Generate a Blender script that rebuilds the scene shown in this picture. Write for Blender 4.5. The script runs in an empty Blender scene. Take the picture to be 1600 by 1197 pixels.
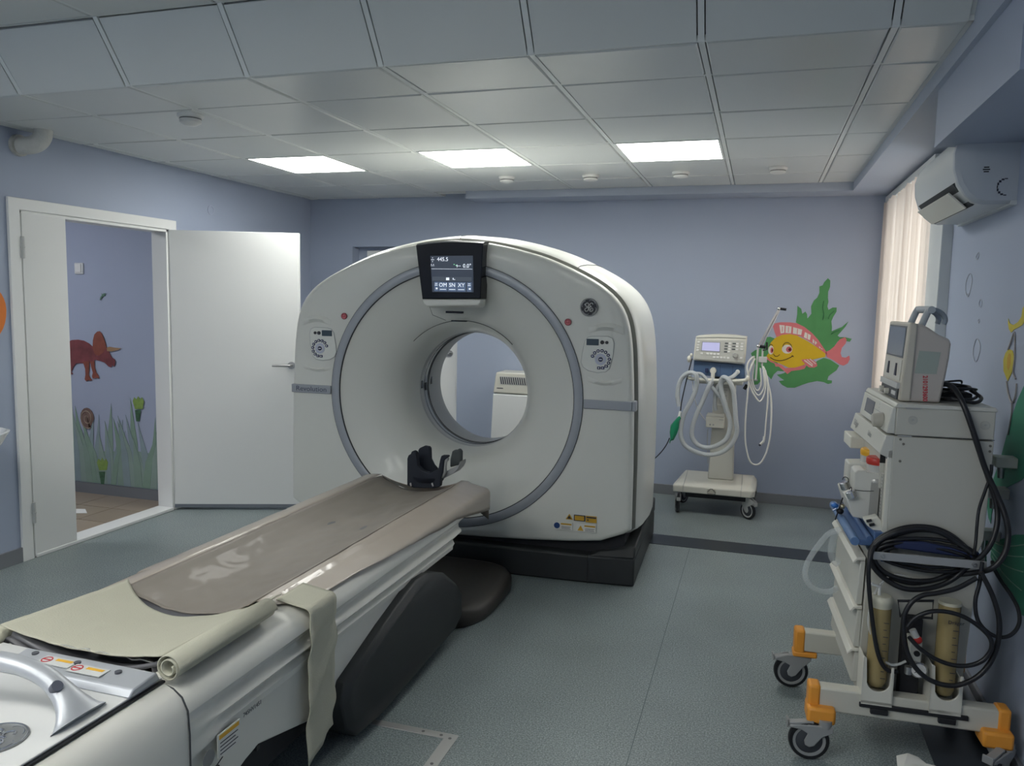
import bpy, bmesh, math, random
from mathutils import Vector, Matrix
random.seed(7)
SC = bpy.context.scene
COL = SC.collection
# ------------------------------------------------------------------ camera, world, exposure
cam_d = bpy.data.cameras.new('camera'); cam = bpy.data.objects.new('camera', cam_d); COL.objects.link(cam)
cam_d.sensor_width = 36; cam_d.lens = 1228.2 / 1600 * 36; cam_d.clip_start = .02
cam.matrix_world = Matrix(((0.953822,-0.049628,0.296246,0.000000),(0.299702,0.091304,-0.949654,0.000000),(0.020081,0.994586,0.101961,1.529372),(0.000000,0.000000,0.000000,1.000000)))
SC.camera = cam
w = bpy.data.worlds.new('sky'); SC.world = w; w.use_nodes = True
wn = w.node_tree.nodes; wl = w.node_tree.links
wn['Background'].inputs[0].default_value = (1, .99, .985, 1); wn['Background'].inputs[1].default_value = 3.0      # bright overcast sky
SC.view_settings.view_transform = 'Standard'; SC.view_settings.look = 'None'; SC.view_settings.gamma = 1
SC.view_settings.use_curve_mapping = False
SC.view_settings.exposure = 0.36
PANEL_POWER = 13.0       # the ceiling light panels
CORRIDOR_POWER = 19
H = 2.423                # ceiling height
R = math.radians

# ------------------------------------------------------------------ materials
MATS = {}
def mat(name, col, rough=.5, metal=0, spec=.5, coat=0, alpha=1, trans=0, emit=0, noise=0, scale=20, bump=0, bscale=60, ior=1.45):
    if name in MATS: return MATS[name]
    m = bpy.data.materials.new(name); m.use_nodes = True; MATS[name] = m
    n = m.node_tree.nodes; l = m.node_tree.links; b = n['Principled BSDF']
    c = (*col, 1)
    b.inputs['Base Color'].default_value = c; b.inputs['Roughness'].default_value = rough
    b.inputs['Metallic'].default_value = metal; b.inputs['Specular IOR Level'].default_value = spec
    b.inputs['Coat Weight'].default_value = coat; b.inputs['Alpha'].default_value = alpha
    b.inputs['Transmission Weight'].default_value = trans; b.inputs['IOR'].default_value = ior
    if emit:
        b.inputs['Emission Color'].default_value = c; b.inputs['Emission Strength'].default_value = emit
    if noise or bump:
        tc = n.new('ShaderNodeTexCoord')
    if noise:
        t = n.new('ShaderNodeTexNoise'); t.inputs['Scale'].default_value = scale; t.inputs['Detail'].default_value = 4
        l.new(tc.outputs['Object'], t.inputs['Vector'])
        mx = n.new('ShaderNodeMix'); mx.data_type = 'RGBA'
        mx.inputs['A'].default_value = tuple(max(0, v * (1 - noise)) for v in col) + (1,)
        mx.inputs['B'].default_value = tuple(min(1, v * (1 + noise)) for v in col) + (1,)
        l.new(t.outputs['Fac'], mx.inputs['Factor']); l.new(mx.outputs['Result'], b.inputs['Base Color'])
    if bump:
        t2 = n.new('ShaderNodeTexNoise'); t2.inputs['Scale'].default_value = bscale; t2.inputs['Detail'].default_value = 3
        l.new(tc.outputs['Object'], t2.inputs['Vector'])
        bp = n.new('ShaderNodeBump'); bp.inputs['Strength'].default_value = bump; bp.inputs['Distance'].default_value = .01
        l.new(t2.outputs['Fac'], bp.inputs['Height']); l.new(bp.outputs['Normal'], b.inputs['Normal'])
    return m
WALL = mat('periwinkle wall paint', (.362, .415, .53), .55, noise=.02, scale=3, bump=.05, bscale=180)
CORRW = mat('corridor wall paint', (.40, .45, .58), .55, noise=.02, scale=3, bump=.05, bscale=180)
CEILP = mat('ceiling panel metal', (.62, .64, .63), .32, noise=.02, scale=2)
CEILB = mat('ceiling grid bar', (.70, .72, .71), .4)
DARKGAP = mat('dark gap', (.05, .055, .06), .8)
DOORW = mat('door white', (.74, .75, .74), .4)
FRAMEW = mat('frame white', (.78, .79, .78), .38)
SKIRT = mat('grey skirting', (.20, .21, .23), .5)
COVER = mat('cover off white', (.69, .695, .645), .36, coat=.12)
BEDW = mat('table off white', (.74, .73, .67), .42, coat=.08)
SHELL = mat('shell off white', (.66, .67, .63), .33, coat=.2)
SILVER = mat('silver grey plastic', (.36, .38, .41), .35, metal=.2)
SILV2 = mat('handle silver', (.50, .52, .55), .36, metal=.35)
CHAR = mat('charcoal plastic', (.026, .029, .031), .5, noise=.1, bump=.06, bscale=300)
BLACK = mat('black rubber', (.012, .013, .016), .38)
BLACKM = mat('matt black', (.015, .016, .02), .7)
GLOSSK = mat('glossy black bezel', (.006, .007, .011), .16, spec=.35)
CHROME = mat('chrome', (.65, .66, .68), .18, metal=1)
STEEL = mat('brushed steel', (.42, .42, .42), .35, metal=.9, noise=.1, scale=90)
ALU = mat('aluminium strip', (.46, .46, .45), .4, metal=.6)
CREAM = mat('cream plastic', (.66, .65, .58), .38)
CREAM2 = mat('cream plastic body', (.56, .56, .51), .42, noise=.02, scale=6)
GREYP = mat('grey plastic', (.36, .37, .37), .4)
LGREY = mat('light grey plastic', (.50, .51, .50), .4)
ORANGE = mat('orange plastic', (.80, .33, .045), .4)
BLUEP = mat('blue plastic', (.075, .14, .29), .4)
NAVY = mat('navy', (.02, .03, .09), .4)
RED = mat('red', (.55, .03, .03), .35)
REDINK = mat('red ink', (.55, .03, .05), .5)
YEL = mat('yellow lid', (.80, .42, .03), .3)
GREEN = mat('green rubber', (.02, .28, .14), .35)
HOSEW = mat('translucent hose', (.70, .74, .76), .25, alpha=.72, bump=.8, bscale=160)
HOSEC = mat('clear hose', (.70, .75, .76), .2, alpha=.32)
CABLEW = mat('white cable', (.70, .70, .66), .4)
GLASSY = mat('yellowed clear plastic', (.46, .36, .17), .14, alpha=.68, noise=.12, scale=14)
CLEAR = mat('clear plastic', (.70, .72, .70), .15, alpha=.45)
WHITE = mat('white print', (.80, .80, .78), .5)
INK = mat('dark ink', (.03, .03, .05), .5)
LABELO = mat('orange label', (.75, .42, .04), .5)
LABELW = mat('white label', (.72, .72, .68), .5)
PAPER = mat('white paper', (.80, .79, .73), .7, bump=.2, bscale=15)

# ------------------------------------------------------------------ geometry helpers
OFF = {}
class MB:
    def __init__(s): s.v = []; s.f = []
    def add(s, vs, fs):
        b = len(s.v); s.v += [tuple(v) for v in vs]; s.f += [tuple(b + i for i in f) for f in fs]; return s
    def box(s, x0, x1, y0, y1, z0, z1, rz=0, piv=None):
        vs = [Vector((x, y, z)) for x in (x0, x1) for y in (y0, y1) for z in (z0, z1)]
        if rz:
            c = Vector(piv) if piv else Vector(((x0+x1)/2, (y0+y1)/2, (z0+z1)/2)); M = Matrix.Rotation(rz, 3, 'Z')
            vs = [M @ (v - c) + c for v in vs]
        return s.add(vs, [(0,1,3,2),(4,6,7,5),(0,4,5,1),(2,3,7,6),(0,2,6,4),(1,5,7,3)])
    def obox(s, c, ax, ay, az):
        c = Vector(c); ax, ay, az = Vector(ax)/2, Vector(ay)/2, Vector(az)/2
        vs = [c + i*ax + j*ay + k*az for i in (-1,1) for j in (-1,1) for k in (-1,1)]
        return s.add(vs, [(0,1,3,2),(4,6,7,5),(0,4,5,1),(2,3,7,6),(0,2,6,4),(1,5,7,3)])
    def prism(s, pts, d):
        pts = [Vector(p) for p in pts]; d = Vector(d); n = len(pts)
        return s.add(pts + [p + d for p in pts], [tuple(range(n))[::-1], tuple(range(n, 2*n))] + [(i, (i+1) % n, n + (i+1) % n, n + i) for i in range(n)])
    def loft(s, rings, caps=True, closed=True):
        n = len(rings[0]); vs = [p for r in rings for p in r]; fs = []
        m = n if closed else n - 1
        for k in range(len(rings)-1):
            for i in range(m):
                j = (i+1) % n; fs.append((k*n+i, k*n+j, (k+1)*n+j, (k+1)*n+i))
        if caps: fs += [tuple(range(n))[::-1], tuple(range((len(rings)-1)*n, len(rings)*n))]
        return s.add(vs, fs)
    def tube(s, pts, r, seg=8, closed=False, caps=True):
        P = [Vector(p) for p in pts]; n = len(P); rings = []; up = None
        for i in range(n):
            a = P[(i-1) % n] if (closed or i) else P[i]; b = P[(i+1) % n] if (closed or i < n-1) else P[i]
            t = (b - a); t = t.normalized() if t.length > 1e-9 else Vector((0,0,1))
            if up is None:
                up = Vector((0,0,1)) if abs(t.z) < .9 else Vector((1,0,0))
            sd = t.cross(up)
            if sd.length < 1e-6: sd = t.cross(Vector((1,0,.3)))
            sd.normalize(); up = sd.cross(t).normalized()
            rr = r[i] if isinstance(r, (list, tuple)) else r
            rings.append([P[i] + (sd*math.cos(2*math.pi*k/seg) + up*math.sin(2*math.pi*k/seg))*rr for k in range(seg)])
        if closed: return s.loft(rings + [rings[0]], caps=False)
        return s.loft(rings, caps=caps)
    def cyl(s, a, b, r, seg=24, r2=None):
        return s.tube([a, b], [r, r if r2 is None else r2], seg)
    def lathe(s, prof, c=(0,0,0), ax=(0,0,1), seg=32, close=False):
        ax = Vector(ax).normalized(); c = Vector(c)
        u = ax.cross(Vector((0,0,1))) if abs(ax.z) < .9 else Vector((1,0,0)); u.normalize(); v = ax.cross(u)
        rings = [[c + ax*h + (u*math.cos(2*math.pi*k/seg) + v*math.sin(2*math.pi*k/seg))*max(r, 1e-5) for k in range(seg)] for r, h in prof]
        return s.loft(rings + ([rings[0]] if close else []), caps=not close)
    def ball(s, c, r, seg=16):
        c = Vector(c); rx, ry, rz = (r, r, r) if not isinstance(r, (tuple, list)) else r
        rings = []
        for i in range(seg//2 + 1):
            a = math.pi*i/(seg//2); rr = max(math.sin(a), 1e-4)
            rings.append([c + Vector((rx*rr*math.cos(2*math.pi*k/seg), ry*rr*math.sin(2*math.pi*k/seg), -rz*math.cos(a))) for k in range(seg)])
        return s.loft(rings)
    def grid(s, rows, thick=None):
        n = len(rows[0]); m = len(rows); vs = [Vector(p) for r in rows for p in r]
        fs = [(i*n+j, i*n+j+1, (i+1)*n+j+1, (i+1)*n+j) for i in range(m-1) for j in range(n-1)]
        return s.add(vs, fs)
    def build(s, name, material, parent=None, bevel=0, seg=2, smooth=35, kind=None, label=None, solid=0, subd=0):
        me = bpy.data.meshes.new(name)
        off = OFF.get(parent.name if parent else None, Vector((0,0,0)))
        me.from_pydata([Vector(v) - off for v in s.v], [], s.f); me.materials.append(material)
        bm = bmesh.new(); bm.from_mesh(me); bmesh.ops.remove_doubles(bm, verts=bm.verts, dist=1e-5)
        bmesh.ops.recalc_face_normals(bm, faces=bm.faces); bm.to_mesh(me); bm.free()
        if smooth:
            me.shade_smooth(); me.set_sharp_from_angle(angle=R(smooth))
        o = bpy.data.objects.new(name, me); COL.objects.link(o)
        if parent: o.parent = parent; OFF[o.name] = off
        if solid: md = o.modifiers.new('solid', 'SOLIDIFY'); md.thickness = solid; md.offset = 0
        if bevel:
            md = o.modifiers.new('bevel', 'BEVEL'); md.width = bevel; md.segments = seg; md.limit_method = 'ANGLE'; md.angle_limit = R(40)
            md.harden_normals = False
        if subd: md = o.modifiers.new('sub', 'SUBSURF'); md.levels = subd; md.render_levels = subd
        if kind: o['kind'] = kind
        if label: o['label'] = label
        return o
def thing(name, label, cat, loc=(0,0,0), rz=None, group=None):
    o = bpy.data.objects.new(name, None); COL.objects.link(o); o.location = loc
    if rz is None: OFF[o.name] = Vector(loc)
    else: o.rotation_euler.z = rz; OFF[o.name] = Vector((0,0,0))
    tag(o, label, cat, group); return o
def tag(o, label, cat, group=None):
    o['label'] = label; o['category'] = cat
    if group: o['group'] = group
    return o
def struct(o): o['kind'] = 'structure'; return o
def smooth_path(pts, n=8, closed=False):
    P = [Vector(p) for p in pts]; out = []; m = len(P)
    for i in range(m if closed else m-1):
        if closed: a, b, c, d = P[(i-1) % m], P[i], P[(i+1) % m], P[(i+2) % m]
        else: a, b, c, d = P[max(i-1, 0)], P[i], P[i+1], P[min(i+2, m-1)]
        for k in range(n):
            t = k/n
            out.append(.5*((2*b) + (c-a)*t + (2*a-5*b+4*c-d)*t*t + (3*b-3*c+d-a)*t**3))
    if not closed: out.append(P[-1])
    return out
def hose(name, pts, r, m, parent=None, seg=8, n=8, **k):
    return MB().tube(smooth_path(pts, n), r, seg).build(name, m, parent, smooth=80, **k)
def text(body, size, org, right, up, m, parent, name='lettering', depth=.0006, align='CENTER', sx=1, label=None, bold=0):
    cu = bpy.data.curves.new(name, 'FONT'); cu.body = body; cu.size = size; cu.align_x = align; cu.align_y = 'CENTER'
    cu.extrude = depth; cu.offset = bold; cu.resolution_u = 3
    t = bpy.data.objects.new('tmp', cu); COL.objects.link(t)
    me = bpy.data.meshes.new_from_object(t, depsgraph=bpy.context.evaluated_depsgraph_get())
    bpy.data.objects.remove(t); bpy.data.curves.remove(cu)
    rt = Vector(right).normalized(); u = Vector(up); u = (u - rt*u.dot(rt)).normalized(); nn = rt.cross(u)
    off = OFF.get(parent.name if parent else None, Vector((0,0,0)))
    M = Matrix((( rt.x*sx, u.x, nn.x, org[0]-off.x), (rt.y*sx, u.y, nn.y, org[1]-off.y), (rt.z*sx, u.z, nn.z, org[2]-off.z), (0,0,0,1)))
    me.transform(M); me.materials.clear(); me.materials.append(m)
    o = bpy.data.objects.new(name, me); COL.objects.link(o)
    if parent: o.parent = parent; OFF[o.name] = off
    if label: o['label'] = label
    return o
def plate(pts, d, name, m, parent, **k): return MB().prism(pts, d).build(name, m, parent, **k)
def rrect(w, h, r, n=4):
    out = []
    for cx, cy, a0 in ((w/2-r, h/2-r, 0), (-w/2+r, h/2-r, 90), (-w/2+r, -h/2+r, 180), (w/2-r, -h/2+r, 270)):
        for k in range(n+1):
            a = R(a0 + 90*k/n); out.append((cx + r*math.cos(a), cy + r*math.sin(a)))
    return out
def frame_pts(pts2, org, right, up):
    o, r_, u_ = Vector(org), Vector(right), Vector(up)
    return [o + r_*a + u_*b for a, b in pts2]

# ------------------------------------------------------------------ the room
def floor_mat():
    m = bpy.data.materials.new('speckled vinyl'); m.use_nodes = True; n = m.node_tree.nodes; l = m.node_tree.links; b = n['Principled BSDF']
    tc = n.new('ShaderNodeTexCoord')
    t = n.new('ShaderNodeTexNoise'); t.inputs['Scale'].default_value = 170; t.inputs['Detail'].default_value = 2
    t2 = n.new('ShaderNodeTexNoise'); t2.inputs['Scale'].default_value = 2.2; t2.inputs['Detail'].default_value = 3
    r = n.new('ShaderNodeValToRGB'); e = r.color_ramp.elements
    e[0].position = .36; e[0].color = (.16, .196, .20, 1); e[1].position = .66; e[1].color = (.41, .465, .46, 1)
    mid = r.color_ramp.elements.new(.5); mid.color = (.26, .31, .313, 1)
    l.new(tc.outputs['Object'], t.inputs['Vector']); l.new(tc.outputs['Object'], t2.inputs['Vector']); l.new(t.outputs['Fac'], r.inputs['Fac'])
    mx = n.new('ShaderNodeMix'); mx.data_type = 'RGBA'; mx.blend_type = 'MULTIPLY'; mx.inputs['Factor'].default_value = .35
    l.new(r.outputs['Color'], mx.inputs['A']); l.new(t2.outputs['Fac'], mx.inputs['B']); l.new(mx.outputs['Result'], b.inputs['Base Color'])
    b.inputs['Roughness'].default_value = .38
    bp = n.new('ShaderNodeBump'); bp.inputs['Strength'].default_value = .12; bp.inputs['Distance'].default_value = .002
    l.new(t.outputs['Fac'], bp.inputs['Height']); l.new(bp.outputs['Normal'], b.inputs['Normal'])
    return m
XL, XR, YB, YF = -3.95, .882, 6.39, -1.8
fl = struct(MB().box(XL-.12, XR, YF, YB, -.05, 0).build('floor', floor_mat(), smooth=0))
STRIP = mat('dark inlaid strip', (.025, .032, .042), .3)
st = MB().box(-3.9, .66, 4.99, 5.21, 0, .0025).build('cover_strip', STRIP, fl, label='dark grey strip set across the floor')
MB().box(.64, .88, 1.2, 6.36, 0, .003).build('cover_strip', STRIP, fl, label='dark strip along the right wall')
for a, b in (((-.35, 1.2), (-.35, 4.98)), ((-2.9, 1.2), (-2.9, 4.98))):
    MB().box(a[0]-.0012, a[0]+.0012, a[1], b[1], 0, .0004).build('floor_seam', mat('weld seam', (.07, .10, .105), .5), fl)
# walls
wl_ = MB(); T = .12
wl_.box(XL-T, XL, YF, 3.40, 0, 2.8); wl_.box(XL-T, XL, 4.56, YB, 0, 2.8); wl_.box(XL-T, XL, 3.40, 4.56, 1.985, 2.8)
wall_left = struct(wl_.build('wall_left', WALL, smooth=0))
wb = MB(); NX0, NX1 = -3.52, -2.50
wb.box(XL-T, NX0, YB, YB+.15, 0, 2.8); wb.box(NX1, XR+.3, YB, YB+.15, 0, 2.8); wb.box(NX0, NX1, YB, YB+.15, 2.0, 2.8); wb.box(NX0, NX1, YB+.12, YB+.16, 0, 2.0)
wall_back = struct(wb.build('wall_back', WALL, smooth=0))
WY0, WY1, WZ0, WZ1 = 4.62, 6.30, .80, 2.30
wr = MB(); wr.box(XR, XR+.3, YF, WY0, 0, 2.8); wr.box(XR, XR+.3, WY1, YB, 0, 2.8); wr.box(XR, XR+.3, WY0, WY1, 0, WZ0); wr.box(XR, XR+.3, WY0, WY1, WZ1, 2.8)
wall_right = struct(wr.build('wall_right', WALL, smooth=0))
struct(MB().box(XL-T, XR+.3, YF-.12, YF, 0, 2.8).build('wall_front', WALL, smooth=0))
# ceiling
XE, YE = .585, 6.10           # where the panels stop
XC = [XL, -3.835, -3.235, -2.635, -2.035, -1.435, -.835, -.235, .365, XE]
YR = [2.831, 3.233, 3.833, 4.433, 5.033, 5.633]
cb = MB()
cb.box(XL-T, XR+.3, 2.84, YB+.1, H+.03, H+.10)
cb.box(XL-T, XR+.3, YF-.1, 2.66, 2.70, 2.76)
cb.prism([(XL-T, 2.84, H+.03), (XL-T, 2.64, 2.70), (XL-T, 2.64, 2.76), (XL-T, 2.84, H+.10)], (XR+.42-XL, 0, 0))
ceiling = struct(cb.build('ceiling', DARKGAP, smooth=0))
bar = MB()
for x in XC[1:-1]:
    bar.box(x-.0105, x+.0105, 2.831, YE if x > -2.35 else YB, H-.001, H+.02)
    bar.prism([(x-.0105, 2.829, H-.004), (x-.0105, 2.657, 2.648), (x-.0105, 2.68, 2.67), (x-.0105, 2.851, H+.02)], (.021, 0, 0))
    bar.box(x-.0105, x+.0105, YF, 2.659, 2.651, 2.67)
x = XE - .006
bar.box(x-.012, x+.010, 2.831, YE, H-.001, H+.03)
bar.prism([(x-.012, 2.840, H-.001), (x-.012, 2.650, 2.651), (x-.012, 2.66, 2.72), (x-.012, 2.86, H+.05)], (.024, 0, 0))
bar.box(x-.012, x+.030, YF, 2.672, 2.598, 2.70)
for y in YR[1:]: bar.box(XL, XE, y-.009, y+.009, H-.0005, H+.02)
bar.box(XL, -2.33, 6.233-.009, 6.233+.009, H-.0005, H+.02)
bar.box(XL, XE, 2.826, 2.838, H-.001, H+.02)
bar.box(XL, XE, 2.654, 2.664, 2.65, 2.67)
for k in range(1, 8): bar.box(XL, XE, 2.659-.6*k-.009, 2.659-.6*k+.009, 2.6515, 2.67)
bar.build('ceiling_grid', CEILB, ceiling, smooth=0)
LIGHTS = [(2, 3), (4, 3), (6, 3)]
LIGHT_UP = [(1, 3), (3, 3), (5, 3), (1, 5), (3, 5), (5, 5)]
def panel(x0, x1, y0, y1, z, tilt=True):
    g = .0145; gy = .0095
    x0 += g; x1 -= g; y0 += gy; y1 -= gy
    if x1 - x0 < .03 or y1 - y0 < .03: return
    d = [random.uniform(-.0022, .0030) for _ in range(4)] if tilt else [0]*4
    c = [(x0, y0), (x1, y0), (x1, y1), (x0, y1)]
    e = .006
    m = MB(); zz = z - .004
    low = [(c[0][0]+e, c[0][1]+e), (c[1][0]-e, c[1][1]+e), (c[2][0]-e, c[2][1]-e), (c[3][0]+e, c[3][1]-e)]
    v = [(*low[i], zz - d[i]) for i in range(4)] + [(*c[i], zz + .005 - d[i]) for i in range(4)] + [(*c[i], z + .02) for i in range(4)]
    m.add(v, [(0,1,2,3)] + [(i, (i+1) % 4, 4+(i+1) % 4, 4+i) for i in range(4)] + [(4+i, 4+(i+1) % 4, 8+(i+1) % 4, 8+i) for i in range(4)])
    m.build('ceiling_panel', CEILP, ceiling, smooth=0)
ends = YR + [6.10]
for i in range(len(XC)-1):
    ys = YR + ([6.233, YB] if XC[i+1] < -2.3 else ([6.10] if XC[i] > -2.4 else [6.10]))
    for j in range(len(ys)-1):
        if (i, j) in [(a, b) for a, b in LIGHTS]: continue
        panel(XC[i], XC[i+1], ys[j], ys[j+1], H)
    # sloping step
    m = MB(); x0, x1 = XC[i]+.0155, XC[i+1]-.0155; q = random.uniform(-.003, .003)
    m.prism([(x0, 2.826, H-.003+q), (x0, 2.664, 2.643+q), (x0, 2.68, 2.66), (x0, 2.845, H+.018)], (x1-x0, 0, 0)).build('ceiling_panel', CEILP, ceiling, smooth=0)
    for k in range(7):
        if (i, k) in LIGHT_UP: continue
        panel(XC[i], XC[i+1], 2.659-.6*(k+1), 2.659-.6*k, 2.652)
# painted borders below the panels
SOF = mat('soffit paint', (.42, .47, .57), .55, noise=.02, scale=3)
t1 = MB().prism([(-2.33, YE, 2.362), (-2.33, YB, 2.362), (-2.33, YB, 2.45), (-2.33, YE, 2.45)], (XR+2.33, 0, 0)).build('trim_1', SOF, smooth=0); struct(t1)
t2 = MB().box(XE, XR, YF, YE, 2.362, 2.70).build('trim_2', SOF, smooth=0); struct(t2)
bk = MB().box(.605, XR, 2.38, 3.42, 2.15, 2.7).build('trim_3', WALL, smooth=0); struct(bk)
# skirting boards
def skirt(n, *a): return struct(MB().box(*a).build(n, SKIRT, smooth=0, bevel=.003))
struct(MB().box(XL, XL+.014, YF, 3.33, 0, .085).box(XL, XL+.014, 4.63, YB, 0, .085).build('baseboard_left', SKIRT, smooth=0))
skirt('baseboard_back', NX1+.02, XR, YB-.014, YB, 0, .08)
skirt('baseboard_right', XR-.014, XR, 1, YB-.014, 0, .08)
hose('pipe', [(.83, 2.2, .05), (.84, 3.4, .05), (.845, 4.3, .06)], .022, LGREY, wall_right, label='pale cable conduit along the foot of the wall')

# ------------------------------------------------------------------ window with vertical blind
wf = MB()
for a in ((WY0, WY1, WZ0, WZ0+.06), (WY0, WY1, WZ1-.06, WZ1), (WY0, WY0+.06, WZ0, WZ1), (WY1-.06, WY1, WZ0, WZ1), (5.43, 5.49, WZ0, WZ1)):
    wf.box(XR+.16, XR+.22, *a)
win = struct(wf.build('window_1', FRAMEW, bevel=.004))
MB().box(XR+.185, XR+.193, WY0+.05, WY1-.05, WZ0+.05, WZ1-.05).build('pane', mat('window glass', (.9, .95, .95), .02, trans=1, ior=1.05), win, smooth=0)
MB().box(XR-.050, XR+.003, 4.36, 4.66, .78, 2.32).build('casing', mat('casing paint', (.62, .65, .66), .4), win, bevel=.003)
bl = thing('vertical_blind', 'cream vertical slat blind glowing with daylight over the window on the right wall', 'blind', (.85, 5.5, 2.33))
mb_ = bpy.data.materials.new('blind fabric'); mb_.use_nodes = True; n = mb_.node_tree.nodes; l = mb_.node_tree.links
n.remove(n['Principled BSDF']); df = n.new('ShaderNodeBsdfDiffuse'); tl = n.new('ShaderNodeBsdfTranslucent'); ms = n.new('ShaderNodeMixShader')
df.inputs[0].default_value = (.76, .70, .64, 1); tl.inputs[0].default_value = (.88, .77, .69, 1); ms.inputs[0].default_value = .55
l.new(df.outputs[0], ms.inputs[1]); l.new(tl.outputs[0], ms.inputs[2]); l.new(ms.outputs[0], n['Material Output'].inputs[0])
MB().box(.83, .872, 4.66, 6.36, 2.30, 2.345).build('head_rail', FRAMEW, bl, bevel=.003)
ns = 22
for k in range(ns):
    y = 4.70 + k*(6.34-4.70)/(ns-1); a = R(30 + random.uniform(-12, 12)); r_ = .046
    rows = []
    for z in (2.30, 1.5, .70):
        q = random.uniform(-.004, .004)
        rows.append([(.845 + math.sin(a)*t*r_ + .004*(1-t*t) + q, y + math.cos(a)*t*r_, z) for t in (-1, -.5, 0, .5, 1)])
    MB().grid(rows).build('slat', mb_, bl, smooth=60)
    if k % 2 == 0: MB().cyl((.85, y, 2.285), (.85, y, 2.305), .006, 8).build('slat_clip', WHITE, bl)

# ------------------------------------------------------------------ doorway on the left, corridor beyond
fr = MB()
fr.prism([(XL, 3.33, 0), (XL, 3.40, 0), (XL, 3.40, 1.985), (XL, 4.56, 1.985), (XL, 4.56, 0), (XL, 4.63, 0), (XL, 4.63, 2.05), (XL, 3.33, 2.05)], (.018, 0, 0))
fr.box(XL-T, XL+.006, 3.395, 3.42, 0, 1.985); fr.box(XL-T, XL+.006, 4.54, 4.565, 0, 1.985); fr.box(XL-T, XL+.006, 3.40, 4.56, 1.965, 1.99)
d1 = struct(fr.build('door_1', FRAMEW, bevel=.003))
MB().box(XL-T, XL+.018, 3.42, 4.54, 0, .02).build('threshold', FRAMEW, d1, bevel=.003)
MB().box(XL-.03, XL+.012, 3.412, 3.705, .012, 1.968).build('fixed_leaf', DOORW, d1, bevel=.002)
for z in (1.78, .27):
    MB().cyl((XL+.022, 3.405, z-.06), (XL+.022, 3.405, z+.06), .010, 10).cyl((XL+.022, 3.405, z-.002), (XL+.022, 3.405, z+.002), .013, 10).build('hinge', LGREY, d1)
ang = math.atan2(4.885-4.56, -3.115+3.94)
dv = Vector((math.cos(ang), math.sin(ang), 0)); dn = Vector((-dv.y, dv.x, 0)); h0 = Vector((-3.935, 4.555, 0)); L = .885
leaf = MB().obox(h0 + dv*L/2 + dn*.02 + Vector((0,0,1.0)), dv*L, dn*.04, (0,0,1.965)).build('open_leaf', DOORW, d1, bevel=.003)
MB().obox(h0 + dv*L/2 + dn*.018 + Vector((0,0,.03)), dv*L, dn*.046, (0,0,.024)).build('drop_seal', mat('seal grey', (.17, .19, .22), .5), leaf)
MB().obox(h0 + dv*(L-.004) + dn*.02 + Vector((0,0,1.0)), dv*.012, dn*.043, (0,0,1.966)).build('edge_strip', FRAMEW, leaf)
hp = h0 + dv*(L-.055) + Vector((0,0,1.052))
MB().cyl(hp, hp - dn*.012, .026, 24).build('rose', STEEL, leaf, label='round steel rose')
MB().tube(smooth_path([hp - dn*.01, hp - dn*.042, hp - dn*.05 - dv*.02, hp - dn*.05 - dv*.125], 5), .0085, 10).build('door_handle', STEEL, leaf, smooth=60)
# corridor
CY = 4.72
struct(MB().box(-6.6, XL-T, CY, CY+.1, 0, 2.8).box(-6.7, -6.6, .9, CY+.1, 0, 2.8).box(-6.6, XL-T, .9, 1.0, 0, 2.8).build('wall_corridor', CORRW, smooth=0))
struct(MB().box(-6.6, XL-T, 1.0, CY, 2.45, 2.5).build('ceiling_corridor', mat('corridor ceiling paint', (.75, .75, .75), .6), smooth=0))
cf = struct(MB().box(-6.6, XL-T, 1.0, CY, -.03, -.004).build('floor_corridor', mat('grout', (.16, .13, .10), .8), smooth=0))
TILE = [mat('beige floor tile %d' % k, c, .35, noise=.06, scale=8) for k, c in enumerate([(.31, .25, .19), (.34, .275, .21), (.29, .235, .18)])]
for i in range(9):
    for j in range(13):
        x, y = XL-T-.3*(i+1), CY-.3*(j+1)
        if y < 1.0 or x < -6.6: continue
        MB().box(x+.0025, x+.2975, y+.0025, y+.2975, -.006, 0).build('floor_tile', random.choice(TILE), cf, smooth=0)
struct(MB().box(-6.6, XL-T, CY-.014, CY, 0, .08).build('baseboard_corridor', SKIRT, smooth=0))
EMC = mat('corridor diffuser', (.95, .97, 1), .5, emit=CORRIDOR_POWER)
t = thing('panel_light', 'square ceiling light panel in the corridor beyond the door', 'light', (-5.3, 3.2, 2.44))
MB().box(-5.62, -4.98, 2.88, 3.52, 2.436, 2.45).build('frame', CEILB, t); MB().box(-5.58, -5.02, 2.92, 3.48, 2.43, 2.436).build('diffuser', EMC, t, smooth=0)

# ------------------------------------------------------------------ light panels
EM = mat('panel diffuser', (1, 1, .955), .5, emit=PANEL_POWER)
names = ['leftmost lit ceiling light panel, the one above the open white door', 'middle lit ceiling light panel, straight above the scanner screen', 'rightmost lit ceiling light panel, above the right end of the scanner']
def light_panel(x0, x1, y0, y1, z, label, group, scal=True):
    t = thing('panel_light', label, 'light', ((x0+x1)/2, (y0+y1)/2, z), group=group)
    m = MB()
    for a in ((x0+.013, x1-.013, y0+.009, y0+.022), (x0+.013, x1-.013, y1-.022, y1-.009), (x0+.013, x0+.026, y0+.02, y1-.02), (x1-.026, x1-.013, y0+.02, y1-.02)):
        m.box(*a, z-.006, z+.02)
    m.build('frame', CEILB, t, smooth=0)
    MB().box(x0+.024, x1-.024, y0+.02, y1-.02, z-.004, z+.012).build('diffuser', EM, t, smooth=0)
    return t
for k, (i, j) in enumerate(LIGHTS):
    light_panel(XC[i], XC[i+1], YR[j], YR[j+1], H, names[k], 'lit ceiling panels over the scanner')
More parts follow.
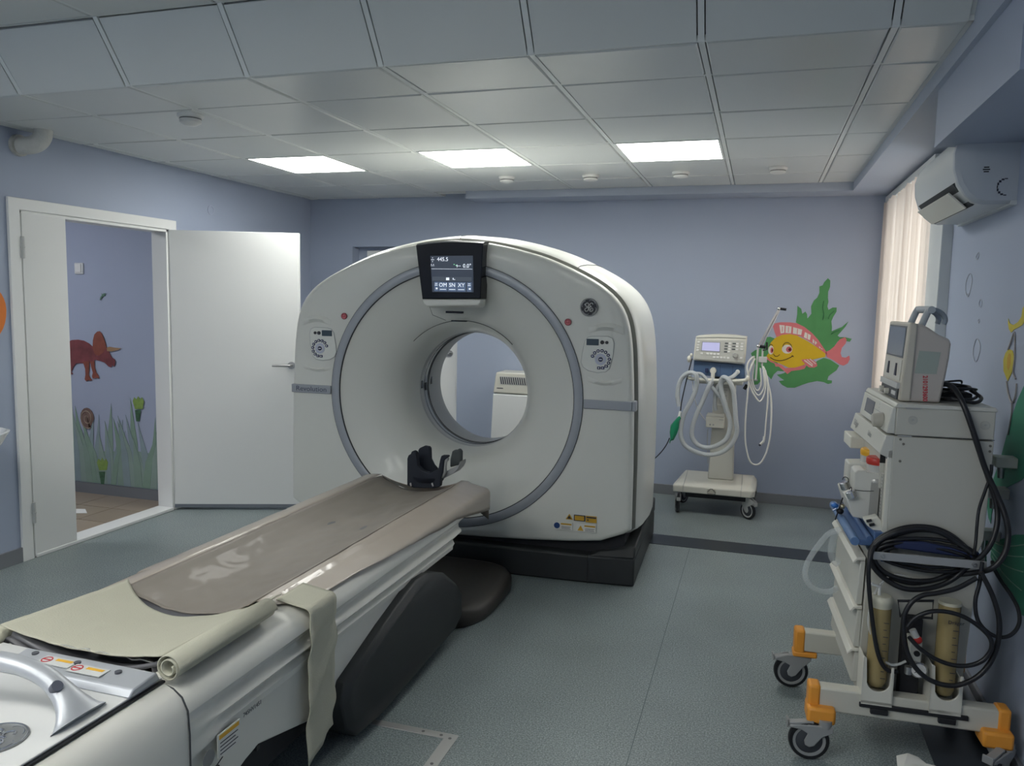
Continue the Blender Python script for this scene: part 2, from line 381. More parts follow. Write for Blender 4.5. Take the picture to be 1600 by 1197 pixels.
for k, (i, j) in enumerate(LIGHT_UP):
    light_panel(XC[i], XC[i+1], 2.659-.6*(j+1), 2.659-.6*j, 2.652, 'lit panel on the raised ceiling, ' + ['front', 'back'][k//3] + ' row, ' + ['nearest the door wall', 'over the near end of the table', 'nearest the window wall'][k % 3], 'lit panels on the raised ceiling')

# ------------------------------------------------------------------ detectors, pipe, small wall things
DET = mat('detector white', (.72, .72, .70), .4)
def detector(x, y, z, r, label, big=False):
    t = thing('smoke_detector', label, 'smoke detector', (x, y, z), group='round white detectors on the ceiling')
    MB().lathe([(r, 0), (r, -.010), (r*.92, -.016), (r*.80, -.018)], (x, y, z), seg=32).build('base', DET, t, smooth=50)
    MB().lathe([(r*.80, -.018), (r*.84, -.026), (r*.80, -.040 if big else -.034), (r*.45, -.052 if big else -.040), (.001, -.054 if big else -.042)], (x, y, z), seg=32).build('cap', DET, t, smooth=50)
    MB().lathe([(r*.81, -.0185), (r*.845, -.0225), (r*.81, -.0255)], (x, y, z), seg=32, close=True).build('vent_gap', mat('detector slot', (.20, .20, .20), .7), t, smooth=50)
    return t
detector(-2.73, 3.33, H-.004, .062, 'largest white smoke detector, alone at the left of the ceiling', True)
for (x, y), lb in zip(((-1.772, 5.456), (-1.167, 5.48), (-.55, 5.457), (.066, 5.396)),
    ('round white detector just in front of the middle light panel', 'round white detector between the middle and right light panels',
     'round white detector just in front of the rightmost light panel', 'rightmost round white detector on the ceiling, near the window')):
    detector(x, y, H-.004, .058, lb)
t = thing('pipe_elbow', 'fat white pipe elbow bending from the left wall into the ceiling', 'pipe', (XL, 3.42, 2.34))
MB().tube(smooth_path([(XL+.02, 3.42, 2.335), (XL+.07, 3.43, 2.335), (XL+.115, 3.445, 2.35), (XL+.14, 3.455, 2.385), (XL+.145, 3.457, 2.425)], 6), .047, 24).build('elbow', mat('foam white', (.60, .60, .57), .7, noise=.08, scale=30, bump=.3, bscale=80), t, smooth=60)
MB().tube([(XL, 3.42, 2.335), (XL+.022, 3.42, 2.335)], .058, 24).build('collar', mat('foam collar', (.50, .50, .47), .8, noise=.2, scale=40, bump=.6), t)
# wash basin at the far left
t = thing('wash_basin', 'white wash basin on the left wall, cut by the photo edge', 'wash basin', (XL, 2.74, .7))
rings = []
for k, (sx, sz) in enumerate([(.30, -.16), (.62, -.13), (.86, -.05), (.97, 0), (1.0, .012), (.95, .015), (.88, -.01), (.6, -.09), (.2, -.11)]):
    rings.append([(XL + .2*(1 - 1) + (.235 + .235*math.cos(a)*sx*(1 if math.cos(a) > 0 else 1)), 2.77 + .265*math.sin(a)*sx, .825 + sz) for a in [2*math.pi*i/32 for i in range(32)]])
MB().loft(rings).build('bowl', mat('ceramic', (.78, .79, .79), .1, coat=.5), t, smooth=60)
MB().cyl((XL+.10, 2.74, .83), (XL+.10, 2.74, .93), .014, 12).tube(smooth_path([(XL+.10, 2.74, .92), (XL+.15, 2.74, .95), (XL+.22, 2.74, .93)], 4), .010, 10).build('tap', CHROME, t)
o = MB().prism([(XL, 3.19 + .115*math.cos(a), 1.435 + .135*math.sin(a)*(1 if math.sin(a) > 0 else 1.25)) for a in [2*math.pi*i/28 for i in range(28)]], (.0015, 0, 0)).build('painted_balloon', mat('orange paint', (.72, .20, .03), .5), smooth=0)
tag(o, 'orange rounded shape painted on the wall left of the doorway', 'mural')
o = MB().lathe([(.035, 0), (.035, .003), (.029, .003), (.029, 0)], (XL, 5.02, 2.17), (1, 0, 0), 28, close=True).build('round_cover', mat('faint cover', (.43, .47, .59), .5))
tag(o, 'faint round cap plate on the wall above the open door', 'cover plate')
t = thing('light_switch', 'small white light switch on the corridor wall', 'light switch', (-4.93, CY, 1.5))
sw = [(-4.943,4.712,1.756),(-4.852,4.712,1.759),(-4.85,4.712,1.671),(-4.941,4.712,1.686)]
cx = sum(p[0] for p in sw)/4; cz = sum(p[2] for p in sw)/4
MB().box(cx-.042, cx+.042, CY-.012, CY, cz-.042, cz+.042).build('plate', FRAMEW, t, bevel=.006)
MB().box(cx-.026, cx+.026, CY-.019, CY-.012, cz-.030, cz+.034).build('rocker', WHITE, t, bevel=.004)
o = MB().prism([(-4.68, 4.28, .001), (-4.52, 4.33, .001), (-4.42, 4.25, .001), (-4.55, 4.20, .001), (-4.62, 4.17, .001), (-4.70, 4.22, .001)], (0, 0, .002)).build('paper_scrap', WHITE, smooth=0)
tag(o, 'white scrap of paper lying on the beige corridor tiles', 'paper')

# ------------------------------------------------------------------ corridor mural
YM = CY - .0020
def wallart(t, name, pts, m, k=0, y=YM, lab=None):
    if y == YM and not name.startswith('grass'): k += 4
    P = [(p[0], y - .0012*k, p[2]) for p in pts]
    return MB().prism(P, (0, .0012, 0)).build(name, m, t, smooth=0, label=lab)
t = thing('grass_mural', 'painted band of tall green grass along the corridor wall', 'mural', (-5, CY, .3))
wallart(t, 'grass_haze', [(-6.2, 0, .082), (-4.08, 0, .082), (-4.08, 0, .34), (-4.4, 0, .36), (-4.8, 0, .33), (-5.2, 0, .37), (-5.7, 0, .33), (-6.2, 0, .36)], mat('grass haze', (.26, .36, .31), .6, noise=.08, scale=5), -.1)
for k in range(92):
    x = -6.2 + k*.0235 + random.uniform(-.015, .015); hgt = random.uniform(.36, .56)*(1.0 if k % 5 else 1.3); wd = random.uniform(.025, .045); ln = random.uniform(-.13, .13)
    g = MATS.get('grass%d' % (k % 4)) or mat('grass%d' % (k % 4), [(.265, .345, .37), (.25, .35, .29), (.28, .37, .33), (.235, .345, .27)][k % 4], .6, noise=.15, scale=10)
    P = [(x-wd, 0, .085), (x+wd, 0, .085), (x+wd*.9+ln*.3, 0, .085+hgt*.5), (x+wd*.35+ln*.75, 0, .085+hgt*.8), (x+ln, 0, .085+hgt), (x-wd*.35+ln*.7, 0, .085+hgt*.75), (x-wd*.9+ln*.3, 0, .085+hgt*.45)]
    wallart(t, 'grass_blade', P, g, .95 + .033*((k*37) % 92))
MAR = mat('dinosaur maroon', (.20, .055, .06), .6, noise=.6, scale=14); MAR2 = mat('dinosaur rust', (.25, .075, .05), .6, noise=.45, scale=16)
HORN = mat('horn tan', (.36, .22, .12), .6)
t = thing('dinosaur_mural', 'maroon horned dinosaur painted on the corridor wall', 'mural', (-5, CY, 1.0))
wallart(t, 'dinosaur_body', [(-5.079,4.719,1.137),(-5.04,4.719,1.159),(-4.989,4.719,1.177),(-4.931,4.719,1.182),(-4.874,4.719,1.176),(-4.825,4.719,1.157),(-4.793,4.719,1.134),(-4.758,4.719,1.069),(-4.751,4.719,1.047),(-4.803,4.719,1.013),(-4.822,4.719,1.004),(-4.831,4.719,1.015),(-4.882,4.719,1.002),(-4.925,4.719,1.003),(-4.961,4.719,0.9982),(-4.987,4.719,0.9684),(-5.008,4.719,0.9329),(-4.987,4.719,0.9166),(-5.024,4.719,0.9091),(-5.041,4.719,0.9372),(-5.058,4.719,0.896),(-5.09,4.719,0.8944),(-5.099,4.719,1.021)], MAR, 0)
wallart(t, 'dinosaur_leg', [(-4.893,4.719,1.018),(-4.831,4.719,1.021),(-4.831,4.719,0.9752),(-4.84,4.719,0.9177),(-4.826,4.719,0.8955),(-4.808,4.719,0.8792),(-4.823,4.719,0.8728),(-4.851,4.719,0.876),(-4.862,4.719,0.8651),(-4.88,4.719,0.8815),(-4.871,4.719,0.9163),(-4.872,4.719,0.962)], MAR2, .3)
wallart(t, 'dinosaur_leg', [(-4.821,4.719,1.021),(-4.781,4.719,1.023),(-4.78,4.719,0.9775),(-4.767,4.719,0.9382),(-4.745,4.719,0.9164),(-4.741,4.719,0.8939),(-4.769,4.719,0.8982),(-4.801,4.719,0.8899),(-4.809,4.719,0.9078),(-4.799,4.719,0.9368),(-4.814,4.719,0.976)], MAR2, .3)
wallart(t, 'dinosaur_head', [(-4.762,4.719,1.058),(-4.743,4.719,1.075),(-4.705,4.719,1.139),(-4.663,4.719,1.138),(-4.643,4.719,1.119),(-4.634,4.719,1.091),(-4.613,4.719,1.058),(-4.586,4.719,1.044),(-4.584,4.719,1.022),(-4.596,4.719,0.9912),(-4.61,4.719,0.9962),(-4.609,4.719,1.013),(-4.624,4.719,0.9843),(-4.648,4.719,0.9889),(-4.662,4.719,0.9996),(-4.685,4.719,1.018),(-4.724,4.719,1.028),(-4.763,4.719,1.033)], MAR, .6)
wallart(t, 'dinosaur_frill', [(-4.778,4.719,1.085),(-4.793,4.719,1.125),(-4.788,4.719,1.181),(-4.772,4.719,1.227),(-4.746,4.719,1.248),(-4.721,4.719,1.253),(-4.701,4.719,1.235),(-4.682,4.719,1.196),(-4.665,4.719,1.152),(-4.664,4.719,1.124),(-4.7,4.719,1.088),(-4.736,4.719,1.068),(-4.762,4.719,1.069)], MAR2, .9)
wallart(t, 'dinosaur_horn', [(-4.66,4.719,1.132),(-4.632,4.719,1.139),(-4.586,4.719,1.134),(-4.524,4.719,1.132),(-4.552,4.719,1.118),(-4.615,4.719,1.104),(-4.657,4.719,1.105)], HORN, 1.2)
CACT = mat('cactus green', (.055, .13, .07), .6, noise=.7, scale=50); CACT2 = mat('cactus tips', (.24, .36, .09), .6, noise=.3, scale=40)
for i, (bx, by, sc, lb) in enumerate(((540, 185, 1, 'scaly plant with light green crown painted higher on the corridor wall'), (302, 597, 1.03, 'scaly plant with light green crown painted low in the corridor grass'))):
    t = thing('plant_mural', lb, 'mural', (-4.6, CY, .6), group='painted scaly plants on the corridor wall')
    Q = [[(-4.434,4.719,0.7501),(-4.331,4.719,0.7559),(-4.361,4.719,0.6812),(-4.378,4.719,0.5898),(-4.406,4.719,0.5881),(-4.416,4.719,0.6722)], [(-4.79,4.719,0.2556),(-4.684,4.719,0.2641),(-4.713,4.719,0.1803),(-4.728,4.719,0.0763),(-4.756,4.719,0.0737),(-4.774,4.719,0.1752)]][i]
    wallart(t, 'stem', Q[2:], CACT, .5)
    a, b = Vector(Q[0]), Vector(Q[1]); hh = .085
    cr = []
    for k in range(7):
        u = k/6; p = a.lerp(b, u); cr.append((p.x, 0, p.z + (.012 if k % 2 else -.01) + .014*math.sin(math.pi*u)))
    cr += [(b.x-.012, 0, b.z-.07), (a.x+.02, 0, a.z-.07)]
    wallart(t, 'crown', cr, CACT2, .8)
t = thing('shell_mural', 'brown spiral fossil shell painted above the corridor grass', 'mural', (-4.9, CY, .6))
c0, c1 = [(-4.87,4.719,0.5812),(-4.848,4.719,0.5165)]
sp = [(c0[0] + (.008+.0052*a)*math.cos(a), YM-.0056, c0[2] + (.010+.0060*a)*math.sin(a)) for a in [k*.35 for k in range(34)]]
wallart(t, 'shell', [(c0[0]+.066*math.cos(a), 0, c0[2]+.083*math.sin(a)) for a in [R(22.5)*k for k in range(13)]] + [(c1[0]+.01, 0, c1[2]-.005), (c0[0]+.02, 0, c0[2]-.08)], mat('shell brown', (.19, .12, .10), .6, noise=.5, scale=30), .2)
MB().tube(sp, .0035, 5).build('spiral', mat('shell cream', (.42, .34, .27), .6), t)
t = thing('lizard_mural', 'tiny green lizard painted below the corridor light switch', 'mural', (-4.8, CY, 1.3))
wallart(t, 'lizard', [(-4.713,4.719,1.484),(-4.704,4.719,1.506),(-4.689,4.719,1.522),(-4.694,4.719,1.536),(-4.683,4.719,1.529),(-4.672,4.719,1.536),(-4.65,4.719,1.537),(-4.664,4.719,1.525),(-4.653,4.719,1.516),(-4.676,4.719,1.516),(-4.69,4.719,1.504),(-4.702,4.719,1.489)], mat('lizard green', (.10, .20, .14), .6), .2)

# ------------------------------------------------------------------ recessed door and cabinet behind the scanner
dr = MB().box(NX0+.10, NX1-.005, YB+.085, YB+.12, .02, 1.97).build('door_2', DOORW, bevel=.003); struct(dr)
hx = -2.60
MB().cyl((hx, YB+.085, 1.07), (hx, YB+.05, 1.07), .012, 12).tube([(hx, YB+.052, 1.07), (hx-.13, YB+.052, 1.07)], .009, 10).cyl((hx, YB+.085, 1.07), (hx, YB+.077, 1.07), .026, 20).build('door_handle', STEEL, dr)
t = thing('power_cabinet', 'white floor cabinet with vent grille seen through the scanner bore', 'cabinet', (-1.8, 6.2, 0))
CABW = mat('cabinet white', (.74, .76, .76), .3); yc = 6.14
MB().prism([(-2.11, yc, 0), (-1.50, yc, 0), (-1.52, yc, .775), (-2.08, yc, .775)], (0, .24, 0)).build('body', CABW, t, bevel=.01)
MB().prism([(-2.08, yc-.004, .778), (-1.52, yc-.004, .778), (-1.53, yc-.004, .955), (-2.055, yc-.004, .955)], (0, .245, 0)).build('top_cover', CREAM, t, bevel=.012)
g_ = MB()
for k in range(22):
    x = -2.015 + k*.0185
    g_.obox((x+.006, yc-.006, .888), (.007, 0, 0), (0, .006, 0), (-.012, 0, .058))
g_.build('grille', INK, t)
MB().box(-2.02, -1.60, yc-.005, yc-.0035, .855, .922).build('grille_plate', LGREY, t, smooth=0)
MB().box(-2.045, -1.99, yc-.007, yc-.004, .820, .826).build('name_mark', INK, t)
MB().box(-1.98, -1.91, yc-.02, yc, .385, .43).build('switch_body', FRAMEW, t, bevel=.004)
MB().box(-1.962, -1.925, yc-.026, yc-.02, .398, .418).build('switch_lamp', mat('red switch lamp', (.8, .04, .04), .3, emit=.9), t, label='lit red rocker switch')

# ------------------------------------------------------------------ CT scanner gantry (local: x across, y back, z up)
ZC = .993
G = thing('ct_scanner', 'large white ring-shaped CT scanner with a black screen on top of its round bore', 'scanner', (-1.645, 4.13, 0), R(1.5))
half = [(0, 1.872), (.19, 1.856), (.35, 1.825), (.51, 1.783), (.66, 1.722), (.795, 1.655), (.87, 1.606), (.925, 1.555), (.965, 1.495), (.99, 1.42), (1.008, 1.30), (1.018, 1.15), (1.026, .97), (1.034, .6), (1.036, .31), (1.0, .285), (.875, .235), (.70, .215), (.45, .198), (.22, .188), (0, .182)]
outl = [(x, z) for x, z in half] + [(-x, z) for x, z in half[-2:0:-1]]
def ray_out(a):
    dx, dz = math.sin(a), math.cos(a)
    best = 1
    n_ = len(outl)
    for i in range(n_):
        (x0, z0), (x1, z1) = outl[i], outl[(i+1) % n_]; z0 -= ZC; z1 -= ZC
        ex, ez = x1-x0, z1-z0; den = dx*ez - dz*ex
        if abs(den) < 1e-9: continue
        t_ = (x0*ez - z0*ex)/den; s_ = (x0*dz - z0*dx)/den
        if t_ > 0 and -1e-6 <= s_ <= 1+1e-6: best = t_; return t_
    return best
ANG = sorted(set([round(2*math.pi*k/192, 6) for k in range(192)] + [round(math.atan2(x, z-ZC) % (2*math.pi), 6) for x, z in outl if z < .32]))
NA = len(ANG)
RO = [ray_out(a) for a in ANG]
RS = RO[:]
for _ in range(3): RS = [(RS[k-1] + 2*RS[k] + RS[(k+1) % NA])/4 if not 1.9 < ANG[k] < 4.38 else RO[k] for k in range(NA)]
def oring(inset, y, scale=1):
    return [(math.sin(a)*(r_*scale-inset), y, ZC + math.cos(a)*(r_*scale-inset)) for a, r_ in zip(ANG, RS)]
def cring(r_, y): return [(math.sin(a)*r_, y, ZC + math.cos(a)*r_) for a in ANG]
def bring(f, y): return [(math.sin(a)*(.765*(1-f)+(r_-.03)*f), y, ZC + math.cos(a)*(.765*(1-f)+(r_-.03)*f)) for a, r_ in zip(ANG, RS)]
MB().loft([cring(.757, .03), cring(.757, .002), cring(.762, 0), bring(.3, -.004), bring(.6, -.004), bring(.85, 0), oring(.030, .002), oring(.012, .007), oring(.003, .018), oring(0, .032), oring(.0, .060), oring(.045, .062)], caps=False).build('front_cover', COVER, G, smooth=50)
MB().loft([oring(.040, .06), oring(.040, .13)], caps=False).build('cover_gap', mat('gap shade', (.10, .105, .10), .5), G, smooth=60)
MB().loft([oring(-.015, .112), oring(-.028, .128), oring(-.045, .26), oring(-.060, .5), oring(-.058, .7), oring(-.038, .9), oring(.0, 1.0), oring(.07, 1.04), cring(.60, 1.05), cring(.56, 1.05)], caps=False).build('rear_cover', SHELL, G, smooth=50)
MB().loft([oring(-.0275, .31), oring(-.0385, .5), oring(-.0385, .7), oring(-.0225, .9)], caps=False)
MB().loft([oring(.042, .104), oring(-.002, .106), oring(-.0155, .112)], caps=False).build('cover_rim', mat('rim olive shade', (.30, .305, .27), .5), G, smooth=60)
# seams in the shell
for a0 in (44, -44, 0):
    k = min(range(NA), key=lambda i: abs(ANG[i] - R(a0) % (2*math.pi)))
    pts = []
    for ins, y in ((-.016, .111), (-.030, .128), (-.047, .26), (-.062, .5), (-.060, .7), (-.040, .9)):
        pts.append((math.sin(ANG[k])*(RS[k]-ins), y, ZC + math.cos(ANG[k])*(RS[k]-ins)))
    MB().tube(pts, .0018, 5).build('cover_seam', DARKGAP, G)
def lathe_y(prof, name, m, seg=128, **k):
    return MB().loft([[(math.sin(2*math.pi*i/seg)*r_, y, ZC + math.cos(2*math.pi*i/seg)*r_) for i in range(seg)] for r_, y in prof], caps=False).build(name, m, G, smooth=50, **k)
lathe_y([(.757, .02), (.756, -.004), (.752, -.007), (.712, -.007), (.708, -.004), (.707, .02)], 'silver_ring', SILVER, label='silver grey ring around the bore funnel')
lathe_y([(.7575, -.0035), (.7555, -.0055), (.7545, -.003)], 'ring_edge', DARKGAP)
lathe_y([(.7075, -.0035), (.7055, -.001), (.703, .003)], 'ring_edge', DARKGAP)
lathe_y([(.707, .003), (.695, .012), (.67, .024), (.62, .045), (.56, .072), (.50, .105), (.45, .145), (.412, .19), (.385, .24), (.368, .29), (.358, .34), (.354, .38)], 'front_funnel', COVER, label='smooth white funnel leading into the bore')
lathe_y([(.354, .38), (.350, .388), (.350, .43)], 'bore_lip', LGREY)
lathe_y([(.356, .43), (.356, .52)], 'scan_window', mat('scan window', (.52, .55, .57), .15, coat=.5), label='glossy grey scan window ring')
for y in (.388, .43, .452, .497, .52): lathe_y([(.3522, y-.0014), (.3497, y), (.3522, y+.0014)], 'bore_groove', DARKGAP)
lathe_y([(.354, .52), (.350, .53), (.352, .70), (.37, .78), (.42, .88), (.50, .97), (.565, 1.05)], 'rear_funnel', LGREY, label='grey rear funnel of the bore')
for a, y in ((-88, .405), (-91, .47), (-86, .56)):
    aa = R(a); p = Vector((math.sin(aa)*.350, y, ZC + math.cos(aa)*.350))
    MB().obox(p, (.006, 0, 0), (0, .028, 0), (0, 0, .05)).build('sensor_port', GLOSSK, G, bevel=.003)
seam = [(math.sin(R(a))*.425, .165, ZC + math.cos(R(a))*.425) for a in range(-46, 47, 4)]
MB().tube(seam, .0018, 5).build('funnel_seam', DARKGAP, G)
# grey bands
for x0, x1 in ((-1.022, -.760), (.760, 1.022)):
    MB().prism([(x0, -.0115, .966), (x1, -.0115, .966), (x1, -.0115, 1.016), (x0, -.0115, 1.016)], (0, .03, 0)).build('side_band', SILVER, G, bevel=.004)
MB().box(1.02, 1.043, -.004, .058, .964, 1.018).build('side_band', SILVER, G, bevel=.004)
text('Revolution', .042, (-.888, -.0125, .991), (1, 0, 0), (0, 0, 1), mat('band lettering', (.09, .10, .14), .5), G, sx=1.12, depth=.0004)
# display
DY = -.075
d0 = [(-.198, 1.838), (.198, 1.846), (.186, 1.545), (-.158, 1.538)]
dm = MB(); cur = []
for k in range(9):
    u = k/8; cur.append((-.198 + .396*u, 1.838 + .012*u + .012*math.sin(math.pi*u)))
face = cur + [(.188, 1.546), (-.156, 1.538)]
dm.loft([[(x*1.0, .03, z + (.012 if z > 1.7 else 0)) for x, z in face], [(x, DY+.03, z+ (.006 if z > 1.7 else 0)) for x, z in face], [(x*.99, DY+.004, z - (.004 if z > 1.7 else 0)) for x, z in face], [(x*.97, DY, (z-1.7)*.97+1.7) for x, z in face]])
disp = dm.build('display_bezel', GLOSSK, G, smooth=40)
SCRM = mat('screen panel', (.045, .058, .085), .25, emit=.35)
MB().prism([(-.108, DY-.0015, 1.776), (.140, DY-.0015, 1.778), (.147, DY-.0015, 1.580), (-.094, DY-.0015, 1.578)], (0, .003, 0)).build('screen', SCRM, disp, smooth=0, label='lit dark screen showing readings')
SW = mat('screen white', (.75, .80, .88), .5, emit=.75); SG = mat('screen green', (.25, .75, .40), .5, emit=.5); SB = mat('screen tile', (.085, .125, .21), .4, emit=.5); SB2 = mat('screen row', (.06, .075, .10), .4, emit=.45)
yq = DY - .0022
for a in ((-.094, .134, 1.640, 1.662), ): MB().box(a[0], a[1], yq, yq+.001, a[2], a[3]).build('screen_row', SB2, disp, smooth=0)
MB().box(-.100, .138, yq, yq+.001, 1.7045, 1.706).build('screen_line', SW, disp, smooth=0)
for k in range(5):
    x = [-.071, -.031, .023, .076, .122][k]; w_ = [.022, .050, .050, .050, .026][k]
    MB().box(x-w_/2, x+w_/2, yq, yq+.001, 1.583, 1.634).build('screen_button', SB, disp, smooth=0)
def st(s_, size, x, z, m=SW, al='CENTER'): return text(s_, size, (x, yq-.0008, z), (1, 0, 0), (0, 0, 1), m, disp, depth=.0002, align=al)
st('445.5', .030, -.068, 1.757, al='LEFT'); st('0.0°', .030, .108, 1.722)
st('OM', .030, -.031, 1.617); st('SN', .030, .023, 1.617); st('XY', .030, .076, 1.617)
for x in (-.031, .023, .076): MB().box(x-.018, x+.018, yq-.001, yq, 1.592, 1.595).build('screen_mark', SW, disp, smooth=0)
m_ = MB()
for x, z, a, b in ((-.094, 1.755, .018, .0022), (-.094, 1.765, .003, .004), (-.094, 1.745, .003, .004), (-.094, 1.722, .022, .0015), (-.101, 1.729, .005, .003), (-.088, 1.729, .005, .003), (.05, 1.722, .0022, .016), (.060, 1.722, .022, .002),
        (-.004, 1.651, .018, .014), (.028, 1.652, .004, .010), (.034, 1.648, .012, .0025), (-.071, 1.625, .014, .003), (-.071, 1.616, .016, .003), (-.068, 1.598, .010, .009), (.122, 1.625, .014, .003), (.122, 1.616, .016, .003), (.125, 1.598, .010, .009)):
    m_.box(x-a/2, x+a/2, yq-.001, yq, z-b/2, z+b/2)
m_.build('screen_mark', SW, disp, smooth=0)
MB().box(.030, .036, yq-.001, yq, 1.728, 1.732).box(.042, .048, yq-.001, yq, 1.722, 1.727).build('screen_mark', SG, disp, smooth=0)
MB().loft([[(x, DY+.002, z) for x, z in ((-.156, 1.536), (.188, 1.543), (.184, 1.520), (.170, 1.508), (-.128, 1.500), (-.146, 1.512))], [(x, .02, z) for x, z in ((-.156, 1.536), (.188, 1.543), (.184, 1.505), (.170, 1.495), (-.128, 1.488), (-.146, 1.500))]]).build('display_tray', COVER, G, bevel=.006)
MB().prism([(-.15, -.005, 1.49), (.18, -.005, 1.50), (.17, -.005, 1.42), (.02, -.005, 1.40), (-.10, -.005, 1.43)], (0, .02, 0))
for a in ((-.045, .055, 1.462, 1.474), (-.012, .078, 1.416, 1.423)):
    MB().box(a[0], a[1], .004, .03, a[2], a[3]).build('slot', GLOSSK, G, bevel=.002)
MB().tube([(-.14, -.004, 1.50), (-.12, -.004, 1.45), (-.06, .05, 1.42)], .0012, 5).tube([(.188, -.004, 1.85), (.19, -.006, 1.757)], .0016, 5).build('panel_seam', DARKGAP, G)
def face_y(x, z): return -.006
# operator panels
def op_panel(cx, cz, s, lab):
    pts = [(-.074, .070), (-.058, .090), (-.030, .096), (.050, .098), (.074, .088), (.084, .062), (.080, .0), (.062, -.075), (.042, -.092), (.0, -.098), (-.050, -.090), (-.080, -.072), (-.092, -.045), (-.088, .0)]
    base = [(cx - s*a, -.0095, cz + b) for a, b in pts]
    p = MB().prism(base, (0, .01, 0)).build('control_panel', mat('panel plate', (.72, .73, .68), .3, coat=.3), G, bevel=.003, label=lab)
    MB().tube([Vector(v) + Vector((0, .003, 0)) for v in base], .0018, 5, closed=True).build('panel_edge', GREYP, p)
    MB().box(cx - s*.0 - .030 - s*(-.030 + .0), cx - s*(-.030) + .030, -.0125, -.009, cz+.083, cz+.118).build('panel_display', mat('lcd', (.05, .075, .095), .2), p, bevel=.002) if False else None
    lx = cx + s*.032
    MB().box(lx-.033, lx+.033, -.0125, -.009, cz+.048, cz+.082).build('panel_display', mat('lcd', (.05, .075, .095), .2), p, bevel=.002)
    for dx, r_ in ((-.020, .0105), (-.045, .0085)):
        MB().cyl((cx + s*dx, -.009, cz+.065), (cx + s*dx, -.0145, cz+.065), r_, 16).build('knob', mat('knob black', (.03, .03, .035), .4), p)
    BB = mat('button blue black', (.02, .025, .09), .35)
    ox = cx - s*.014; oz = cz - .026
    for k in range(11):
        a = R(62 - k*25.5) if s > 0 else R(118 + k*25.5)
        a = R(20 + k*26)
        x = ox + s*math.cos(a)*.047; z = oz + math.sin(a)*.047
        if k >= 8: MB().box(x-.009, x+.009, -.0135, -.009, z-.0075, z+.0075).build('button', BB, p, bevel=.002)
        else: MB().cyl((x, -.009, z), (x, -.0135, z), .0088, 14).build('button', BB, p)
        MB().cyl((x, -.0135, z), (x, -.0140, z), .0038, 8).build('button_mark', WHITE, p)
    MB().lathe([(.031, .009), (.031, .012), (.017, .012), (.017, .009)], (ox, 0, oz), (0, -1, 0), 28, close=True).build('direction_pad', mat('pad lilac', (.50, .52, .62), .35), p)
    MB().cyl((ox, -.009, oz), (ox, -.0145, oz), .0125, 18).build('button', BB, p)
    MB().box(ox-.008, ox+.008, -.0150, -.0144, oz-.002, oz+.002).build('button_mark', WHITE, p)
    # soft ledge above the panel
    L_ = [(cx + s*u, -.006 - .016*max(0, math.sin(math.pi*(u+.13)/.185))**.8, cz + .128 + .02*math.sin(math.pi*(u+.13)/.185)) for u in [-.13 + .185*k/10 for k in range(11)]]
    MB().loft([[(v[0], -.003, v[2]+.022) for v in L_], L_, [(v[0], -.003, v[2]-.020) for v in L_]], caps=False, closed=False).build('panel_brow', COVER, G, smooth=60)
    L2 = [(v[0]*1.0, v[1]*.7, 2*cz - v[2] - .004) for v in L_]
    MB().loft([[(v[0], -.003, v[2]+.012) for v in L2], L2, [(v[0], -.003, v[2]-.016) for v in L2]], caps=False, closed=False).build('panel_brow', COVER, G, smooth=60)
op_panel(-.815, 1.262, 1, 'left operator panel with round buttons')
op_panel(.832, 1.262, -1, 'right operator panel with round buttons')
for x in (-.672, .662):
    MB().cyl((x, -.004, 1.430), (x, -.010, 1.430), .0185, 28).build('laser_button', mat('dark red', (.22, .02, .03), .3), G, label='round red button')
    MB().cyl((x, -.010, 1.430), (x, -.012, 1.430), .0145, 24).build('button_face', mat('pink red', (.60, .16, .18), .4), G)
    MB().box(x-.009, x+.009, -.0128, -.012, 1.425, 1.4275).box(x-.009, x-.0065, -.0128, -.012, 1.425, 1.440).box(x+.0065, x+.009, -.0128, -.012, 1.425, 1.440).box(x-.009, x+.009, -.0128, -.012, 1.439, 1.441).build('button_mark', mat('dark red', (.22, .02, .03)), G)
# the round badge with its curled letters
def badge(root, c, right, up, rad, mdisc, mline, th=.003):
    c, r_, u_ = Vector(c), Vector(right).normalized(), Vector(up).normalized(); n_ = r_.cross(u_)
    MB().cyl(c - n_*.002, c + n_*th, rad, 48).build('badge', mdisc, root, label='round badge with curled script letters')
    q = c + n_*(th+.0005)
    def pl(pts, w_=.052, closed=False):
        P = smooth_path([q + r_*a*rad + u_*b*rad for a, b in pts], 6, closed)
        return P
    ring = [q + (r_*math.cos(2*math.pi*k/48) + u_*math.sin(2*math.pi*k/48))*rad*.93 for k in range(48)]
    mb = MB().tube(ring, rad*.030, 6, closed=True)
    G1 = [(-.02, .20), (-.06, .40), (-.22, .47), (-.36, .36), (-.36, .16), (-.22, .06), (-.08, .12), (-.02, .26), (-.06, .06), (-.04, -.16), (-.10, -.36), (-.26, -.46), (-.42, -.36), (-.42, -.18), (-.26, -.08), (-.06, -.04), (.04, .02)]
    E1 = [(.44, .30), (.38, .44), (.24, .46), (.10, .34), (.14, .16), (.30, .08), (.16, .06), (.04, -.10), (.06, -.32), (.22, -.46), (.40, -.40), (.46, -.22), (.36, -.08), (.22, -.12), (.18, -.26), (.28, -.30)]
    mb.tube(pl(G1), rad*.052, 6); mb.tube(pl(E1), rad*.052, 6)
    mb.tube(pl([(-.36, .30), (-.48, .34), (-.46, .22)]), rad*.03, 6)
    for k in range(4):
        a0 = 30 + 90*k
        arc = [(math.cos(R(a0+d))*rr, math.sin(R(a0+d))*rr) for d, rr in ((0, .80), (14, .84), (30, .85), (46, .82), (56, .76), (58, .70))]
        mb.tube(pl(arc), rad*.018, 5)
    mb.build('badge_script', mline, root, smooth=60)
